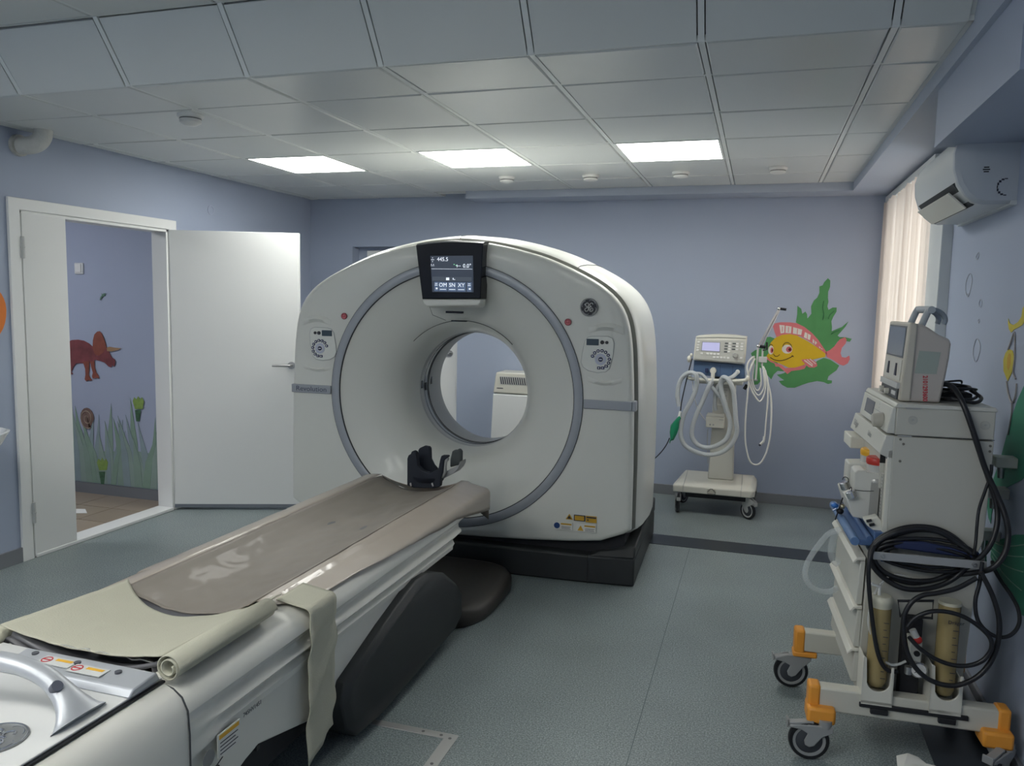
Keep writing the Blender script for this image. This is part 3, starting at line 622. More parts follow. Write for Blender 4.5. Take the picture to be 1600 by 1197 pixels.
badge(G, (.775, -.010, 1.512), (1, 0, 0), (0, 0, 1), .048, mat('badge black', (.015, .015, .02), .3), mat('badge white', (.72, .72, .70), .35, metal=.3))
# warning stickers near the foot
def sticker(x0, x1, z0, z1, m): return MB().box(x0, x1, -.0115, -.008, z0, z1).build('sticker', m, G, smooth=0)
def TZ(x): return (x-.75)*-.02
ORA = mat('sticker amber', (.55, .32, .03), .5)
MB().prism([(.680, -.0115, .347), (.720, -.0115, .347), (.700, -.0115, .378)], (0, .003, 0)).build('sticker', ORA, G, smooth=0)
MB().prism([(.688, -.0122, .351), (.712, -.0122, .351), (.700, -.0122, .370)], (0, .001, 0)).build('sticker_mark', INK, G, smooth=0)
sticker(.726, .788, .343, .376, INK); MB().box(.731, .783, -.0122, -.011, .347, .372).build('sticker', ORA, G, smooth=0)
sticker(.792, .852, .340, .376, ORA); MB().box(.796, .850, -.0122, -.011, .364, .372).box(.800, .808, -.0122, -.011, .350, .357).build('sticker_mark', INK, G, smooth=0)
for x0, s_ in ((.610, 0), (.742, 1)):
    sticker(x0, x0+.108, .285, .328, LABELW)
    MB().box(x0+.044, x0+.104, -.0122, -.011, .314, .323).build('sticker_mark', ORA, G, smooth=0)
    MB().box(x0+.048, x0+.100, -.0122, -.011, .303, .305).box(x0+.048, x0+.096, -.0122, -.011, .297, .299).box(x0+.048, x0+.1, -.0122, -.011, .291, .293).build('sticker_mark', INK, G, smooth=0)
    if s_: MB().prism([(x0+.006, -.0122, .290), (x0+.040, -.0122, .290), (x0+.023, -.0122, .320)], (0, .001, 0)).build('sticker_mark', ORA, G, smooth=0)
    else: MB().cyl((x0+.022, -.0124, .307), (x0+.022, -.011, .307), .017, 20).build('sticker_mark', mat('sign blue', (.02, .06, .20), .5), G)
for z in (.304, .309): pass
# plinth
pb = MB().prism([(-1.07, .0, 0), (-.80, -.02, 0), (0, -.035, 0), (.80, -.02, 0), (1.064, 0, 0), (1.064, 1.075, 0), (-1.07, 1.075, 0)], (0, 0, .158)).build('plinth', CHAR, G, bevel=.012)
for s_ in (-1, 1):
    x0 = .81*s_; x1 = 1.066*s_
    MB().loft([[(x0, -.021, .156), (x1, -.001, .156), (x1, 1.076, .156), (x0, 1.076, .156)], [(x0+.05*s_, .03, .170), (x1, .012, .225), (x1, 1.076, .25), (x0+.05*s_, 1.076, .20)]]).build('plinth_corner', CHAR, G, bevel=.01)
    MB().box(min(x0, x0+.003), max(x0, x0+.003), -.0225, .2, .002, .16).build('plinth_seam', BLACK, G)
MB().box(-1.0, 1.0, .06, 1.0, .15, .30).build('underframe', BLACKM, G)

# ------------------------------------------------------------------ patient table
TX = -1.645
T_ = thing('patient_table', 'long white motorised patient table with ribbed sides leading to the scanner', 'table', (TX, 2.4, 0))
def tprof(side):        # cross-section, one side: (offset from centre, z)
    return [(.0, .545), (.20, .560), (.245, .590), (.262, .594), (.330, .578), (.352, .566), (.366, .550), (.373, .532), (.374, .522), (.362, .512), (.346, .496), (.343, .486), (.352, .476), (.368, .470), (.374, .463), (.368, .455), (.350, .446), (.346, .438), (.356, .430), (.366, .424), (.364, .405), (.30, .395)]
def section(y, k=1.0, plain=0, drop=0, cut=None):
    P = tprof(1); out = []
    for x, z in P:
        if plain and z < .51 and x > .3:
            f = plain; x = x*(1-f) + .372*f
        out.append((x, z))
    full = [(TX - x, y, z + drop) for x, z in out[::-1]] + [(TX + x, y, z + drop) for x, z in out[1:]]
    return full
secs = [section(1.50, plain=1), section(1.56, plain=1), section(1.60, plain=.5), section(1.64, plain=.15), section(1.70), section(2.2), section(2.8), section(3.25)]
b_ = MB().loft(secs)
b_.build('table_body', BEDW, T_, smooth=32)
# sloping end nose
P0_ = section(3.25); P1_ = []
for x, y, z in P0_: P1_.append((TX + (x-TX)*.985, 3.25 + .30*max(0, min(1, (z-.405)/.18)), z))
MB().loft([P0_, P1_]).build('table_nose', BEDW, T_, smooth=32)
# rear cowl (near the camera)
cs = []
for y, f in ((1.497, 0), (1.44, .12), (1.30, .35), (1.10, .62), (.80, .9), (.45, 1.0), (.20, 1.0), (.12, 1.0)):
    pts = [(.0, .592), (.245, .594), (.305, .590), (.334+.003*f, .578-.01*f), (.356, .560-.035*f), (.370, .53-.07*f), (.374+.006*f, .47-.08*f), (.374+.01*f, .38), (.372, .30), (.36, .24)]
    if y < .2: pts = [(a*.93, b*.97) for a, b in pts]
    cs.append([(TX - a, y, b) for a, b in pts[::-1]] + [(TX + a, y, b) for a, b in pts[1:]])
MB().loft(cs).build('rear_cowl', BEDW, T_, smooth=40)
MB().tube([(TX + a*1.002, 1.4985, b) for a, b in [(.262, .594), (.330, .580), (.356, .562), (.3725, .53), (.3765, .47), (.3765, .38), (.3745, .30)]], .0022, 5).build('cowl_seam', DARKGAP, T_)
# lower skirt
sk = [(.35, .20), (1.66, .235), (1.74, .262), (1.80, .274), (2.0, .222), (2.22, .165), (2.45, .15), (2.62, .25), (2.74, .43), (1.5, .43), (.35, .43)]
for s_ in (-1, 1):
    MB().prism([(TX + s_*.335, y, z) for y, z in sk], (s_*.022, 0, 0)).build('side_skirt', BEDW, T_, bevel=.006)
MB().box(TX-.33, TX+.33, .35, 2.6, .16, .50).build('inner_frame', BLACKM, T_)
MB().box(TX-.34, TX+.36, 1.785, 1.80, .262, .276).build('skirt_clip', BLACK, T_)
# lift arms and feet
arm = [(2.20, .20), (2.225, .262), (2.50, .345), (2.70, .398), (2.80, .418), (2.90, .412), (3.08, .355), (3.22, .262), (3.28, .195), (3.285, .085), (3.20, .045), (2.72, .020), (2.50, .010), (2.30, .03), (2.235, .09)]
for s_ in (-1, 1):
    x0 = TX + s_*.305; d = s_*.105
    inner = [(x0, y, z) for y, z in arm]; cy_, cz_ = 2.74, .21
    mid = [(x0 + d*.8, y, z) for y, z in arm]; out_ = [(x0 + d, cy_ + (y-cy_)*.955, cz_ + (z-cz_)*.86) for y, z in arm]
    MB().loft([inner, mid, out_]).build('lift_arm_cover', CHAR, T_, bevel=.012, smooth=45, label='dark charcoal slanted lift cover')
MB().box(TX-.27, TX+.27, 2.30, 3.15, .02, .13).build('base_box', BLACKM, T_, bevel=.01)
MB().prism([(TX-.25, 2.35, .12), (TX-.25, 2.75, .12), (TX-.25, 3.12, .37), (TX-.25, 3.10, .42), (TX-.25, 2.60, .42)], (.50, 0, 0)).build('lift_frame', LGREY, T_, bevel=.01)
MB().box(TX-.28, TX+.28, 2.7, 3.15, .375, .40).build('lift_plate', mat('dark plate', (.09, .10, .10), .4), T_, bevel=.004)
# rear deck: panel, bracket bar, handle, badge
DZ = .596
MB().prism([(TX-.235, .16, DZ), (TX+.29, .16, DZ), (TX+.298, .9, DZ), (TX+.298, 1.50, DZ), (TX-.235, 1.52, DZ)], (0, 0, .006)).build('deck_panel', mat('deck white', (.68, .685, .67), .25, coat=.4), T_, bevel=.002)
MB().prism([(TX+.298, .16, DZ-.005), (TX+.307, .16, DZ-.005), (TX+.307, 1.50, DZ-.005), (TX+.298, 1.50, DZ-.005)], (0, 0, .005)).build('deck_gap', BLACK, T_, smooth=0)
MB().loft([[(x, y, z) for y, z in ((1.388, .602), (1.402, .619), (1.478, .626), (1.49, .602))] for x in (TX-.10, TX-.08, TX+.285, TX+.303)]).build('bracket_bar', SILV2, T_, bevel=.004)
# handle: fat arch lying across the deck
hpts = smooth_path([(TX-.20, 1.20, .603), (TX-.175, 1.21, .645), (TX-.115, 1.235, .688), (TX-.02, 1.265, .704), (TX+.07, 1.285, .700), (TX+.15, 1.295, .682), (TX+.20, 1.295, .657), (TX+.24, 1.290, .630), (TX+.268, 1.283, .604)], 5)
nh = len(hpts); rings = []
for i, p in enumerate(hpts):
    t = i/(nh-1); a = hpts[max(i-1, 0)]; b = hpts[min(i+1, nh-1)]; tg = (b-a).normalized(); sd = Vector((0, 1, 0)); up = sd.cross(tg).normalized()
    e = abs(2*t-1)**4; wy = .024 + .050*e; wz = .019 + .004*e
    rings.append([p + sd*math.cos(2*math.pi*k/20)*wy + up*math.sin(2*math.pi*k/20)*wz for k in range(20)])
MB().loft(rings).build('pull_handle', SILV2, T_, smooth=70, label='fat silver arched handle')
MB().cyl((TX+.205, 1.280, .662), (TX+.2165, 1.278, .6735), .0125, 20).build('handle_plug', mat('plug grey', (.10, .11, .14), .4), T_)
badge(T_, (-1.475, 1.165, .602), (.99, .12, 0), (-.12, .99, 0), .062, mat('badge grey', (.25, .26, .26), .35, metal=.4), CHROME, th=.003)
# labels on the bracket bar
for x0, y0 in ((TX+.03, 1.437), (TX+.135, 1.427)):
    zz = .6245
    MB().box(x0-.045, x0+.055, y0-.012, y0+.024, zz-.001, zz+.001).build('sticker', mat('sticker grey', (.58, .59, .58), .5), T_, smooth=0)
    MB().lathe([(.014, 0), (.014, .002), (.011, .002), (.011, 0)], (x0-.028, y0+.006, zz), (0, 0, 1), 20, close=True).obox((x0-.028, y0+.006, zz+.001), (.022, .0, 0), (.006, .004, 0), (0, 0, .002)).build('sticker_mark', mat('sign red', (.50, .05, .06), .5), T_)
    MB().box(x0-.005, x0+.045, y0+.008, y0+.018, zz, zz+.0016).build('sticker_mark', LABELO, T_, smooth=0)
for x in (TX-.055, TX+.085, TX+.215): MB().cyl((x, 1.458 - (x-TX)*.04, .618), (x, 1.458 - (x-TX)*.04, .6275), .0085, 14).build('bolt', mat('bolt dark', (.08, .085, .10), .4), T_)
# labels on the side
SX = TX + .3765
def ylab(y0, y1, z0, z1, m, nm='sticker', dx=.0): return MB().box(SX-.002, SX+.0015+dx, y0, y1, z0, z1).build(nm, m, T_, smooth=0)
ylab(1.600, 1.690, .350, .412, LABELW); ylab(1.605, 1.685, .398, .409, LABELO, 'sticker_mark', .0006)
for k in range(4): ylab(1.608, 1.68 - .01*(k % 2), .386-.010*k, .3885-.010*k, INK, 'sticker_mark', .0006)
MB().lathe([(.022, 0), (.022, .002), (.002, .0021)], (SX-.0005, 1.565, .372), (1, 0, 0), 20).build('sticker_mark', mat('mark grey', (.22, .22, .22), .5), T_)
text('745HV1451', .017, (SX+.001, 1.745, .412), (0, 1, 0), (0, 0, 1), INK, T_, depth=.0003)
MB().prism([(SX-.002, 1.42, .275), (SX-.002, 1.56, .318), (SX-.002, 1.62, .345), (SX-.002, 1.50, .300)], (.003, 0, 0)).build('skirt_slot', DARKGAP, T_, smooth=0)
ylab(1.598, 1.604, .305, .332, BLACK, 'latch')
# cradle with taupe mat
def trough(x):
    u = (x - TX)/.235; return .604 - .052*(1-u*u) if abs(u) < 1 else .604
rows = []
XSS = [TX-.246, TX-.240] + [TX - .235 + .47*k/20 for k in range(21)] + [TX+.240, TX+.246]
MB().grid([[(x, y, trough(x)+.002 - (.02 if abs(x-TX) > .243 else 0)) for x in XSS] for y in (1.53, 2.0, 2.6, 3.2, 3.60)]).build('cradle', mat('carbon grey', (.10, .10, .11), .4), T_, solid=.006)
MATM = mat('taupe vinyl mat', (.235, .208, .178), .55, coat=.05, noise=.08, scale=5)
from mathutils import noise as mnoise
def wr(x, y, a=.006, s=6):
    return a*(mnoise.noise(Vector((x*s*1.6, y*s*.8, 3.1))) + .7*(.3-abs(mnoise.noise(Vector((x*s*3.0+y*4, y*s*1.6, 7.7))))))
rows = []
for j in range(111):
    y = 1.93 + (3.70-1.93)*j/110; row = []
    for k in range(33):
        u = -1 + 2*k/32; x = TX + .005 + u*.228
        z = trough(x) + .008 + wr(x, y, .0075*(1-abs(u)**4), 7)
        if abs(u) > .93: z += .004
        if y > 3.6: z -= (y-3.6)*.25*(1 - .6*abs(u))
        row.append((x, y, z))
    rows.append(row)
o = MB().grid(rows).build('table_mat', MATM, smooth=80, solid=.004)
tag(o, 'wrinkled taupe vinyl mat lying along the scanner table', 'mat')
# clear-ish plastic sheet draped over the edges of the mat
SHT = mat('beige plastic film', (.47, .41, .345), .3, alpha=.88, coat=.3)
def drape(x0, x1, y0, y1, fz, name, lab, n=120, m_=14, edge=None):
    rows = []
    for j in range(n+1):
        v = j/n; y = y0 + (y1-y0)*v; row = []
        for k in range(m_+1):
            u = k/m_; x, z, yy = fz(u, y, v); row.append((x, yy, z + wr(x, y, .0025, 9)))
        rows.append(row)
    o = MB().grid(rows).build(name, SHT, smooth=80, solid=.0015); return o
def fzr(u, y, v):      # right-hand side: from the mat edge over the shoulder and down the side
    reach = .13 + .012*max(0, min(1, (y-2.2)/.4)) ; reach *= (1 if y > 2.1 else max(.35, (y-1.9)/.2))
    low = .055*max(0, min(1, (y-2.35)/.8)) + (.06*max(0, (y-3.25)/.4) if y > 3.25 else 0)
    s_ = u*(reach + low)
    path = [(.0, 0), (.235-.222, .0)]
    X = .222 + s_
    if X < .262: return TX+X, .612, y
    if X < .352: return TX+X, .606 - (X-.262)*.22, y
    d = X - .352
    a = min(d/.035, 1.35); 
    xx = TX + .352 + .028*math.sin(min(a, 1.57)); zz = .586 - .028*(1-math.cos(min(a, 1.57))) - max(0, d-.047)
    return xx, zz, y
o = drape(0, 0, 1.97, 3.72, fzr, 'plastic_film', '')
tag(o, 'beige plastic film draped over the right edge of the table', 'plastic film')
def fzl(u, y, v):
    X = .222 + u*.14*(1 if y > 2.1 else .5)
    return (TX-X, .612 - max(0, X-.262)*.25 - max(0, X-.33)*.8, y)
o = drape(0, 0, 1.90, 3.70, fzl, 'plastic_film', '', m_=6)
tag(o, 'beige plastic film along the left edge of the table', 'plastic film')
# end flap of the film
rows = []
for j in range(13):
    v = j/12; row = []
    for k in range(15):
        u = k/14; x = TX - .22 + .60*u; zt = trough(x) + .010 if u < .72 else .604 - (u-.72)*.14
        row.append((x - .02*v*u, 3.70 + .05*v + .03*v*math.sin(u*9), zt - .11*v*(.4+.9*u) + .012*math.sin(u*11)*v))
    rows.append(row)
o = MB().grid(rows).build('film_flap', mat('brown film', (.30, .25, .205), .3, coat=.2), smooth=80, solid=.002)
tag(o, 'brown film flap folded over the far end of the table', 'plastic film')
# pale green-beige cloth over the near end
CLOTH = mat('sage beige cloth', (.48, .47, .375), .75, noise=.05, scale=9, bump=.15, bscale=220)
rows = []
N2 = 36
for j in range(41):
    v = j/40; row = []
    for k in range(N2+1):
        u = -1 + 2*k/N2; x = TX + .025 + u*.262
        yn = 1.515 + .02*(1-u*u)          # near edge
        yf = 1.93 + .06*(u*u) + (-.055*(1-u*u)) + (.03*u)
        y = yn + (yf-yn)*v
        sag = .052*(1-u*u)*(.75 + .25*v)
        z = .650 - sag - .026*v + wr(x, y, .0035, 8)
        row.append((x, y, z))
    rows.append(row)
cl = MB().grid(rows).build('cover_cloth', CLOTH, smooth=80, solid=.003)
tag(cl, 'sage beige cloth with rolled edges over the near end of the table', 'cloth')
def roll(x, y0, y1, z, r_, turns, sgn, nm):
    def ring(y, s_=1): return [(x + sgn*math.cos(a)*rr*s_, y, z + math.sin(a)*rr*s_) for a, rr in [(2*math.pi*turns*k/44, r_*(1 - .62*k/44)) for k in range(45)]]
    return MB().loft([ring(y0, 1), ring((y0+y1)/2, .95), ring(y1, .85)], caps=False, closed=False).build(nm, CLOTH, cl, smooth=80, solid=.003)
roll(TX+.316, 1.50, 1.91, .626, .036, 2.1, 1, 'rolled_edge')
roll(TX-.262, 1.50, 1.62, .612, .026, 2.1, -1, 'rolled_edge')
LIN = mat('grey lining', (.12, .12, .13), .5, coat=.2)
rows = [[(TX+.03+u*.245, 1.53+.05*v, .640 - .052*(1-u*u)*1.0 - .016 - .012*v) for u in [-1+2*k/20 for k in range(21)]] for v in (0, 1, 2, 3)]
MB().grid(rows).build('lining', LIN, cl, smooth=80, solid=.012)
rows = [[(TX+.10+u*.2, 1.535+.02*v, .615 - .01*v + .004*math.sin(u*30)) for u in [-1+2*k/16 for k in range(17)]] for v in (0, 1, 2)]
MB().grid(rows).build('inner_film', CLEAR, cl, smooth=80, solid=.002)
# strap hanging over the right side
def strap_pt(s_):
    # s_: arc length from on top
    if s_ < .10: return (TX+.27+s_, .606 - s_*.14)
    d = s_ - .10; a = min(d/.03, math.pi/2)
    return (TX+.370+.022*math.sin(a), .592-.022*(1-math.cos(a)) - max(0, d-.047))
rows = []
for j in range(45):
    s_ = .56*j/44; row = []
    for k in range(9):
        u = k/8; x, z = strap_pt(s_); y = 2.005 + .152*u + .012*(1-s_) - max(0, s_-.12)*.035
        if j > 38 : z += 0
        zz = z - (0.0 if s_ < .5 else (s_-.5)*(1-u)*.9)
        x2 = x + (.004*math.sin(s_*34 + u*5) + .003*math.sin(u*11 + s_*60))*(1 if s_ > .2 else .2)
        row.append((x2, y, zz))
    rows.append(row)
o = MB().grid(rows).build('restraint_strap', CLOTH, smooth=80, solid=.004)
tag(o, 'sage beige strap hanging over the right side of the table', 'strap')

# head holder at the far end
HH = thing('head_holder', 'black padded head holder with grey shell at the far end of the table', 'head holder', (-1.60, 3.66, .56))
FOAM = mat('black foam', (.012, .016, .026), .6)
yh = 3.66
def finger(pts, y0, dy, nm, m, rd=.008): return MB().prism([(p[0], y0, p[2]) for p in pts], (0, dy, 0)).build(nm, m, HH, bevel=rd)
finger([(-1.701,3.66,0.5726),(-1.702,3.66,0.7151),(-1.695,3.66,0.7326),(-1.682,3.66,0.7414),(-1.677,3.66,0.7547),(-1.667,3.66,0.7579),(-1.655,3.66,0.7526),(-1.649,3.66,0.7378),(-1.643,3.66,0.6829),(-1.62,3.66,0.6602),(-1.574,3.66,0.6487),(-1.528,3.66,0.677),(-1.519,3.66,0.7235),(-1.512,3.66,0.7454),(-1.481,3.66,0.7478),(-1.474,3.66,0.7423),(-1.497,3.66,0.7223),(-1.502,3.66,0.6578),(-1.513,3.66,0.6263),(-1.518,3.66,0.583),(-1.553,3.66,0.5721),(-1.619,3.66,0.5677),(-1.665,3.66,0.565)], yh, .035, 'front_cushion', FOAM)
finger([(-1.68,3.76,0.6477),(-1.68,3.76,0.7456),(-1.672,3.76,0.7572),(-1.643,3.76,0.7719),(-1.618,3.76,0.7691),(-1.61,3.76,0.7619),(-1.607,3.76,0.7041),(-1.591,3.76,0.674),(-1.57,3.76,0.6537),(-1.59,3.76,0.6049),(-1.664,3.76,0.5985)], yh+.085, .03, 'middle_cushion', FOAM)
finger([(-1.509,3.76,0.6619),(-1.508,3.76,0.7057),(-1.498,3.76,0.7469),(-1.489,3.76,0.7564),(-1.472,3.76,0.7576),(-1.463,3.76,0.7636),(-1.453,3.76,0.7644),(-1.444,3.76,0.7511),(-1.444,3.76,0.7077),(-1.452,3.76,0.6822)], yh+.11, .03, 'right_cushion', mat('grey foam', (.07, .08, .08), .7))
finger([(-1.538,3.72,0.6037),(-1.524,3.72,0.6438),(-1.436,3.72,0.6928),(-1.429,3.72,0.7134),(-1.43,3.72,0.6918),(-1.439,3.72,0.6725),(-1.46,3.72,0.6492)], yh+.05, .09, 'side_shell', GREYP, .004)
finger([(-1.511,3.68,0.6531),(-1.506,3.68,0.7177),(-1.489,3.68,0.7359),(-1.482,3.68,0.7288),(-1.485,3.68,0.7164),(-1.493,3.68,0.7096),(-1.496,3.68,0.6788),(-1.494,3.68,0.6606),(-1.504,3.68,0.6352),(-1.517,3.68,0.6218)], yh+.012, .03, 'side_rail', LGREY, .003)
MB().lathe([(.001, 0), (.062, .004), (.080, .02), (.083, .03), (.070, .02), (.001, .01)], (-1.605, yh+.05, .585), (0, .15, 1), 28).build('cup', FOAM, HH)
for p in [(-1.674,3.65,0.5835),(-1.553,3.65,0.5943)]:
    MB().obox(p, (.008, 0, .004), (0, .004, 0), (-.006, 0, .018)).build('clip', CHROME, HH)

# black foot pad and floor plate
o = MB().loft([[(-1.52+.34*(abs(math.cos(a))**.6)*(1 if math.cos(a) > 0 else -1)*f, 3.67+.40*(abs(math.sin(a))**.6)*(1 if math.sin(a) > 0 else -1)*f, z) for a in [2*math.pi*k/40 for k in range(40)]] for f, z in ((.97, .0), (1, .015), (1, .06), (.95, .085), (.85, .095))]).build('cable_cover', mat('dusty black cover', (.040, .035, .030), .42, noise=.3, scale=7), smooth=60)
tag(o, 'low dusty black rounded floor cover between the table and the scanner', 'floor cover')
fc = thing('floor_hatch', 'floor hatch edged with screwed metal strips beside the table foot', 'floor hatch', (-1.3, 2.3, 0))
MB().prism([(-1.62, 2.47, 0), (-1.62, 2.435, 0), (-.985, 2.435, 0), (-.94, 2.47, 0)], (0, 0, .003)).build('metal_strip', ALU, fc, bevel=.001)
MB().prism([(-.94, 2.47, 0), (-.985, 2.435, 0), (-.985, 1.5, 0), (-.94, 1.5, 0)], (0, 0, .003)).build('metal_strip', ALU, fc, bevel=.001)
for x, y in ((-1.28, 2.452), (-1.07, 2.452), (-1.0, 2.45), (-.963, 2.44), (-.963, 2.28), (-.963, 2.08)):
    MB().cyl((x, y, .002), (x, y, .0042), .006, 10).build('screw', mat('screw', (.2, .2, .2), .5, metal=.6), fc)

# ------------------------------------------------------------------ fish mural on the back wall
F_ = thing('fish_mural', 'smiling yellow fish with pink fins among green seaweed, painted on the back wall', 'mural', (.35, YB, 1.2))
SEA = mat('seaweed green', (.075, .27, .095), .6, noise=.12, scale=9); SEA2 = mat('seaweed edge', (.045, .19, .075), .6)
PINK = mat('fin pink', (.62, .17, .19), .6, noise=.08, scale=12); FISHY = mat('fish yellow', (.62, .41, .012), .6, noise=.10, scale=6); FORG = mat('lip orange', (.62, .22, .04), .6)
FW = mat('painted white', (.68, .66, .62), .6); FK = mat('painted black', (.03, .02, .02), .6)
def fp(name, pts, m, k): return wallart(F_, name, pts, m, k, y=YB-.0020)
sea = [(0.4752,6.388,1.758),(0.4927,6.388,1.741),(0.4939,6.388,1.693),(0.4825,6.388,1.657),(0.4835,6.388,1.613),(0.489,6.388,1.581),(0.4834,6.388,1.549),(0.4925,6.388,1.521),(0.5214,6.388,1.54),(0.549,6.388,1.54),(0.5492,6.388,1.51),(0.5291,6.388,1.47),(0.5175,6.388,1.437),(0.5245,6.388,1.393),(0.5241,6.388,1.361),(0.5641,6.388,1.382),(0.5932,6.388,1.395),(0.6178,6.388,1.42),(0.6367,6.388,1.439),(0.619,6.388,1.4),(0.5948,6.388,1.367),(0.5671,6.388,1.33),(0.5827,6.388,1.319),(0.62,6.388,1.32),(0.6666,6.388,1.309),(0.6553,6.388,1.287),(0.6216,6.388,1.292),(0.606,6.388,1.303),(0.5697,6.388,1.286),(0.5289,6.388,1.212),(0.4917,6.388,1.202),(0.4097,6.388,1.313),(0.2661,6.388,1.422),(0.2723,6.388,1.48),(0.2709,6.388,1.548),(0.299,6.388,1.525),(0.3086,6.388,1.488),(0.3306,6.388,1.505),(0.3431,6.388,1.485),(0.3472,6.388,1.453),(0.3628,6.388,1.474),(0.3733,6.388,1.49),(0.3679,6.388,1.546),(0.3867,6.388,1.591),(0.4083,6.388,1.612),(0.4213,6.388,1.648),(0.4186,6.388,1.696),(0.4407,6.388,1.704),(0.4507,6.388,1.728)]
fp('seaweed', sea, SEA, 0)
fp('seaweed', [(0.4349,6.388,1.135),(0.479,6.388,1.159),(0.5251,6.388,1.147),(0.5914,6.388,1.105),(0.5748,6.388,1.068),(0.5389,6.388,1.038),(0.521,6.388,1.02),(0.515,6.388,0.9916),(0.5477,6.388,0.9891),(0.5466,6.388,0.9687),(0.5206,6.388,0.9609),(0.4895,6.388,0.974),(0.4435,6.388,0.9799),(0.3832,6.388,0.9647),(0.338,6.388,0.9459),(0.2852,6.388,0.9209),(0.231,6.388,0.9181),(0.1908,6.388,0.9385),(0.1659,6.388,0.9663),(0.2046,6.388,0.9748),(0.1722,6.388,0.9957),(0.1492,6.388,1.015),(0.1787,6.388,1.021),(0.2017,6.388,1.03),(0.254,6.388,1.07),(0.3298,6.388,1.098),(0.4063,6.388,1.101)], SEA, 0)
fp('seaweed', [(0.0623,6.388,1.302),(0.0857,6.388,1.306),(0.1176,6.388,1.295),(0.1353,6.388,1.255),(0.1066,6.388,1.204),(0.1252,6.388,1.147),(0.1595,6.388,1.09),(0.201,6.388,1.043),(0.154,6.388,1.045),(0.1279,6.388,1.018),(0.1104,6.388,0.9761),(0.077,6.388,1.012),(0.0714,6.388,1.045),(0.0464,6.388,1.069),(0.0309,6.388,1.143),(0.0389,6.388,1.218)], SEA, .05)
fp('seaweed', [(-0.0501,6.388,1.173),(-0.0195,6.388,1.199),(0.0271,6.388,1.218),(0.0533,6.388,1.169),(0.0487,6.388,1.102),(0.0244,6.388,1.035),(0.0321,6.388,0.9597),(0.0135,6.388,0.9337),(-0.0141,6.388,0.9281),(-0.0216,6.388,0.999),(-0.0138,6.388,1.083),(-0.0409,6.388,1.149)], SEA, .1)
fp('dorsal_fin', [(0.1012,6.388,1.385),(0.1117,6.388,1.41),(0.158,6.388,1.42),(0.2199,6.388,1.421),(0.2742,6.388,1.415),(0.3294,6.388,1.388),(0.3852,6.388,1.345),(0.4336,6.388,1.293),(0.4913,6.388,1.21),(0.504,6.388,1.186),(0.4696,6.388,1.193),(0.3972,6.388,1.264),(0.3025,6.388,1.318),(0.2098,6.388,1.319),(0.1311,6.388,1.306),(0.1151,6.388,1.345)], PINK, .3)
for q in ([(0.1474,6.388,1.399),(0.1864,6.388,1.396),(0.1871,6.388,1.339),(0.1609,6.388,1.334)], [(0.1942,6.388,1.394),(0.2371,6.388,1.389),(0.2359,6.388,1.338),(0.1948,6.388,1.339)], [(0.2488,6.388,1.385),(0.3152,6.388,1.367),(0.3097,6.388,1.326),(0.2491,6.388,1.336)], [(0.3353,6.388,1.35),(0.3785,6.388,1.327),(0.373,6.388,1.289),(0.329,6.388,1.31)], [(0.3937,6.388,1.3),(0.4256,6.388,1.273),(0.4167,6.388,1.256),(0.3938,6.388,1.272)], [(0.44,6.388,1.247),(0.4717,6.388,1.222),(0.4602,6.388,1.225),(0.4446,6.388,1.233)]):
    fp('fin_stripe', q, FW, .6)
    c_ = sum((Vector(v) for v in q), Vector())/4
    fp('fin_line', [(c_.x-.002, 0, c_.z-.02), (c_.x+.003, 0, c_.z-.02), (c_.x+.003, 0, c_.z+.02), (c_.x-.002, 0, c_.z+.02)], PINK, .8)
fp('tail_fin', [(0.488,6.388,1.202),(0.5209,6.388,1.22),(0.5493,6.388,1.249),(0.5837,6.388,1.302),(0.62,6.388,1.32),(0.6323,6.388,1.3),(0.6265,6.388,1.272),(0.6023,6.388,1.239),(0.5957,6.388,1.198),(0.6063,6.388,1.17),(0.6327,6.388,1.166),(0.6578,6.388,1.183),(0.663,6.388,1.156),(0.6501,6.388,1.124),(0.6214,6.388,1.105),(0.5947,6.388,1.113),(0.5479,6.388,1.144),(0.5014,6.388,1.166)], PINK, .3)
fp('belly_fin', [(0.0618,6.388,1.157),(0.0947,6.388,1.129),(0.1352,6.388,1.106),(0.1829,6.388,1.091),(0.2075,6.388,1.068),(0.2693,6.388,1.075),(0.33,6.388,1.094),(0.3641,6.388,1.103),(0.3467,6.388,1.07),(0.3164,6.388,1.06),(0.2551,6.388,1.049),(0.2254,6.388,1.023),(0.2049,6.388,1.043),(0.1601,6.388,1.078),(0.1367,6.388,1.077),(0.1275,6.388,1.101),(0.0955,6.388,1.113),(0.0709,6.388,1.132)], PINK, .3)
fp('fish_body', [(0.0657,6.388,1.157),(0.0804,6.388,1.178),(0.0781,6.388,1.224),(0.0919,6.388,1.261),(0.1252,6.388,1.3),(0.1708,6.388,1.323),(0.2246,6.388,1.331),(0.2792,6.388,1.321),(0.3423,6.388,1.29),(0.4055,6.388,1.252),(0.4609,6.388,1.213),(0.4909,6.388,1.19),(0.49,6.388,1.166),(0.4489,6.388,1.156),(0.404,6.388,1.142),(0.3748,6.388,1.116),(0.33,6.388,1.094),(0.277,6.388,1.075),(0.2306,6.388,1.073),(0.1826,6.388,1.095),(0.1347,6.388,1.114),(0.0949,6.388,1.125)], FISHY, .9)
fp('side_fin', [(0.3199,6.388,1.138),(0.3579,6.388,1.146),(0.404,6.388,1.142),(0.432,6.388,1.118),(0.4371,6.388,1.094),(0.415,6.388,1.081),(0.3767,6.388,1.082),(0.3485,6.388,1.107)], PINK, 1.2)
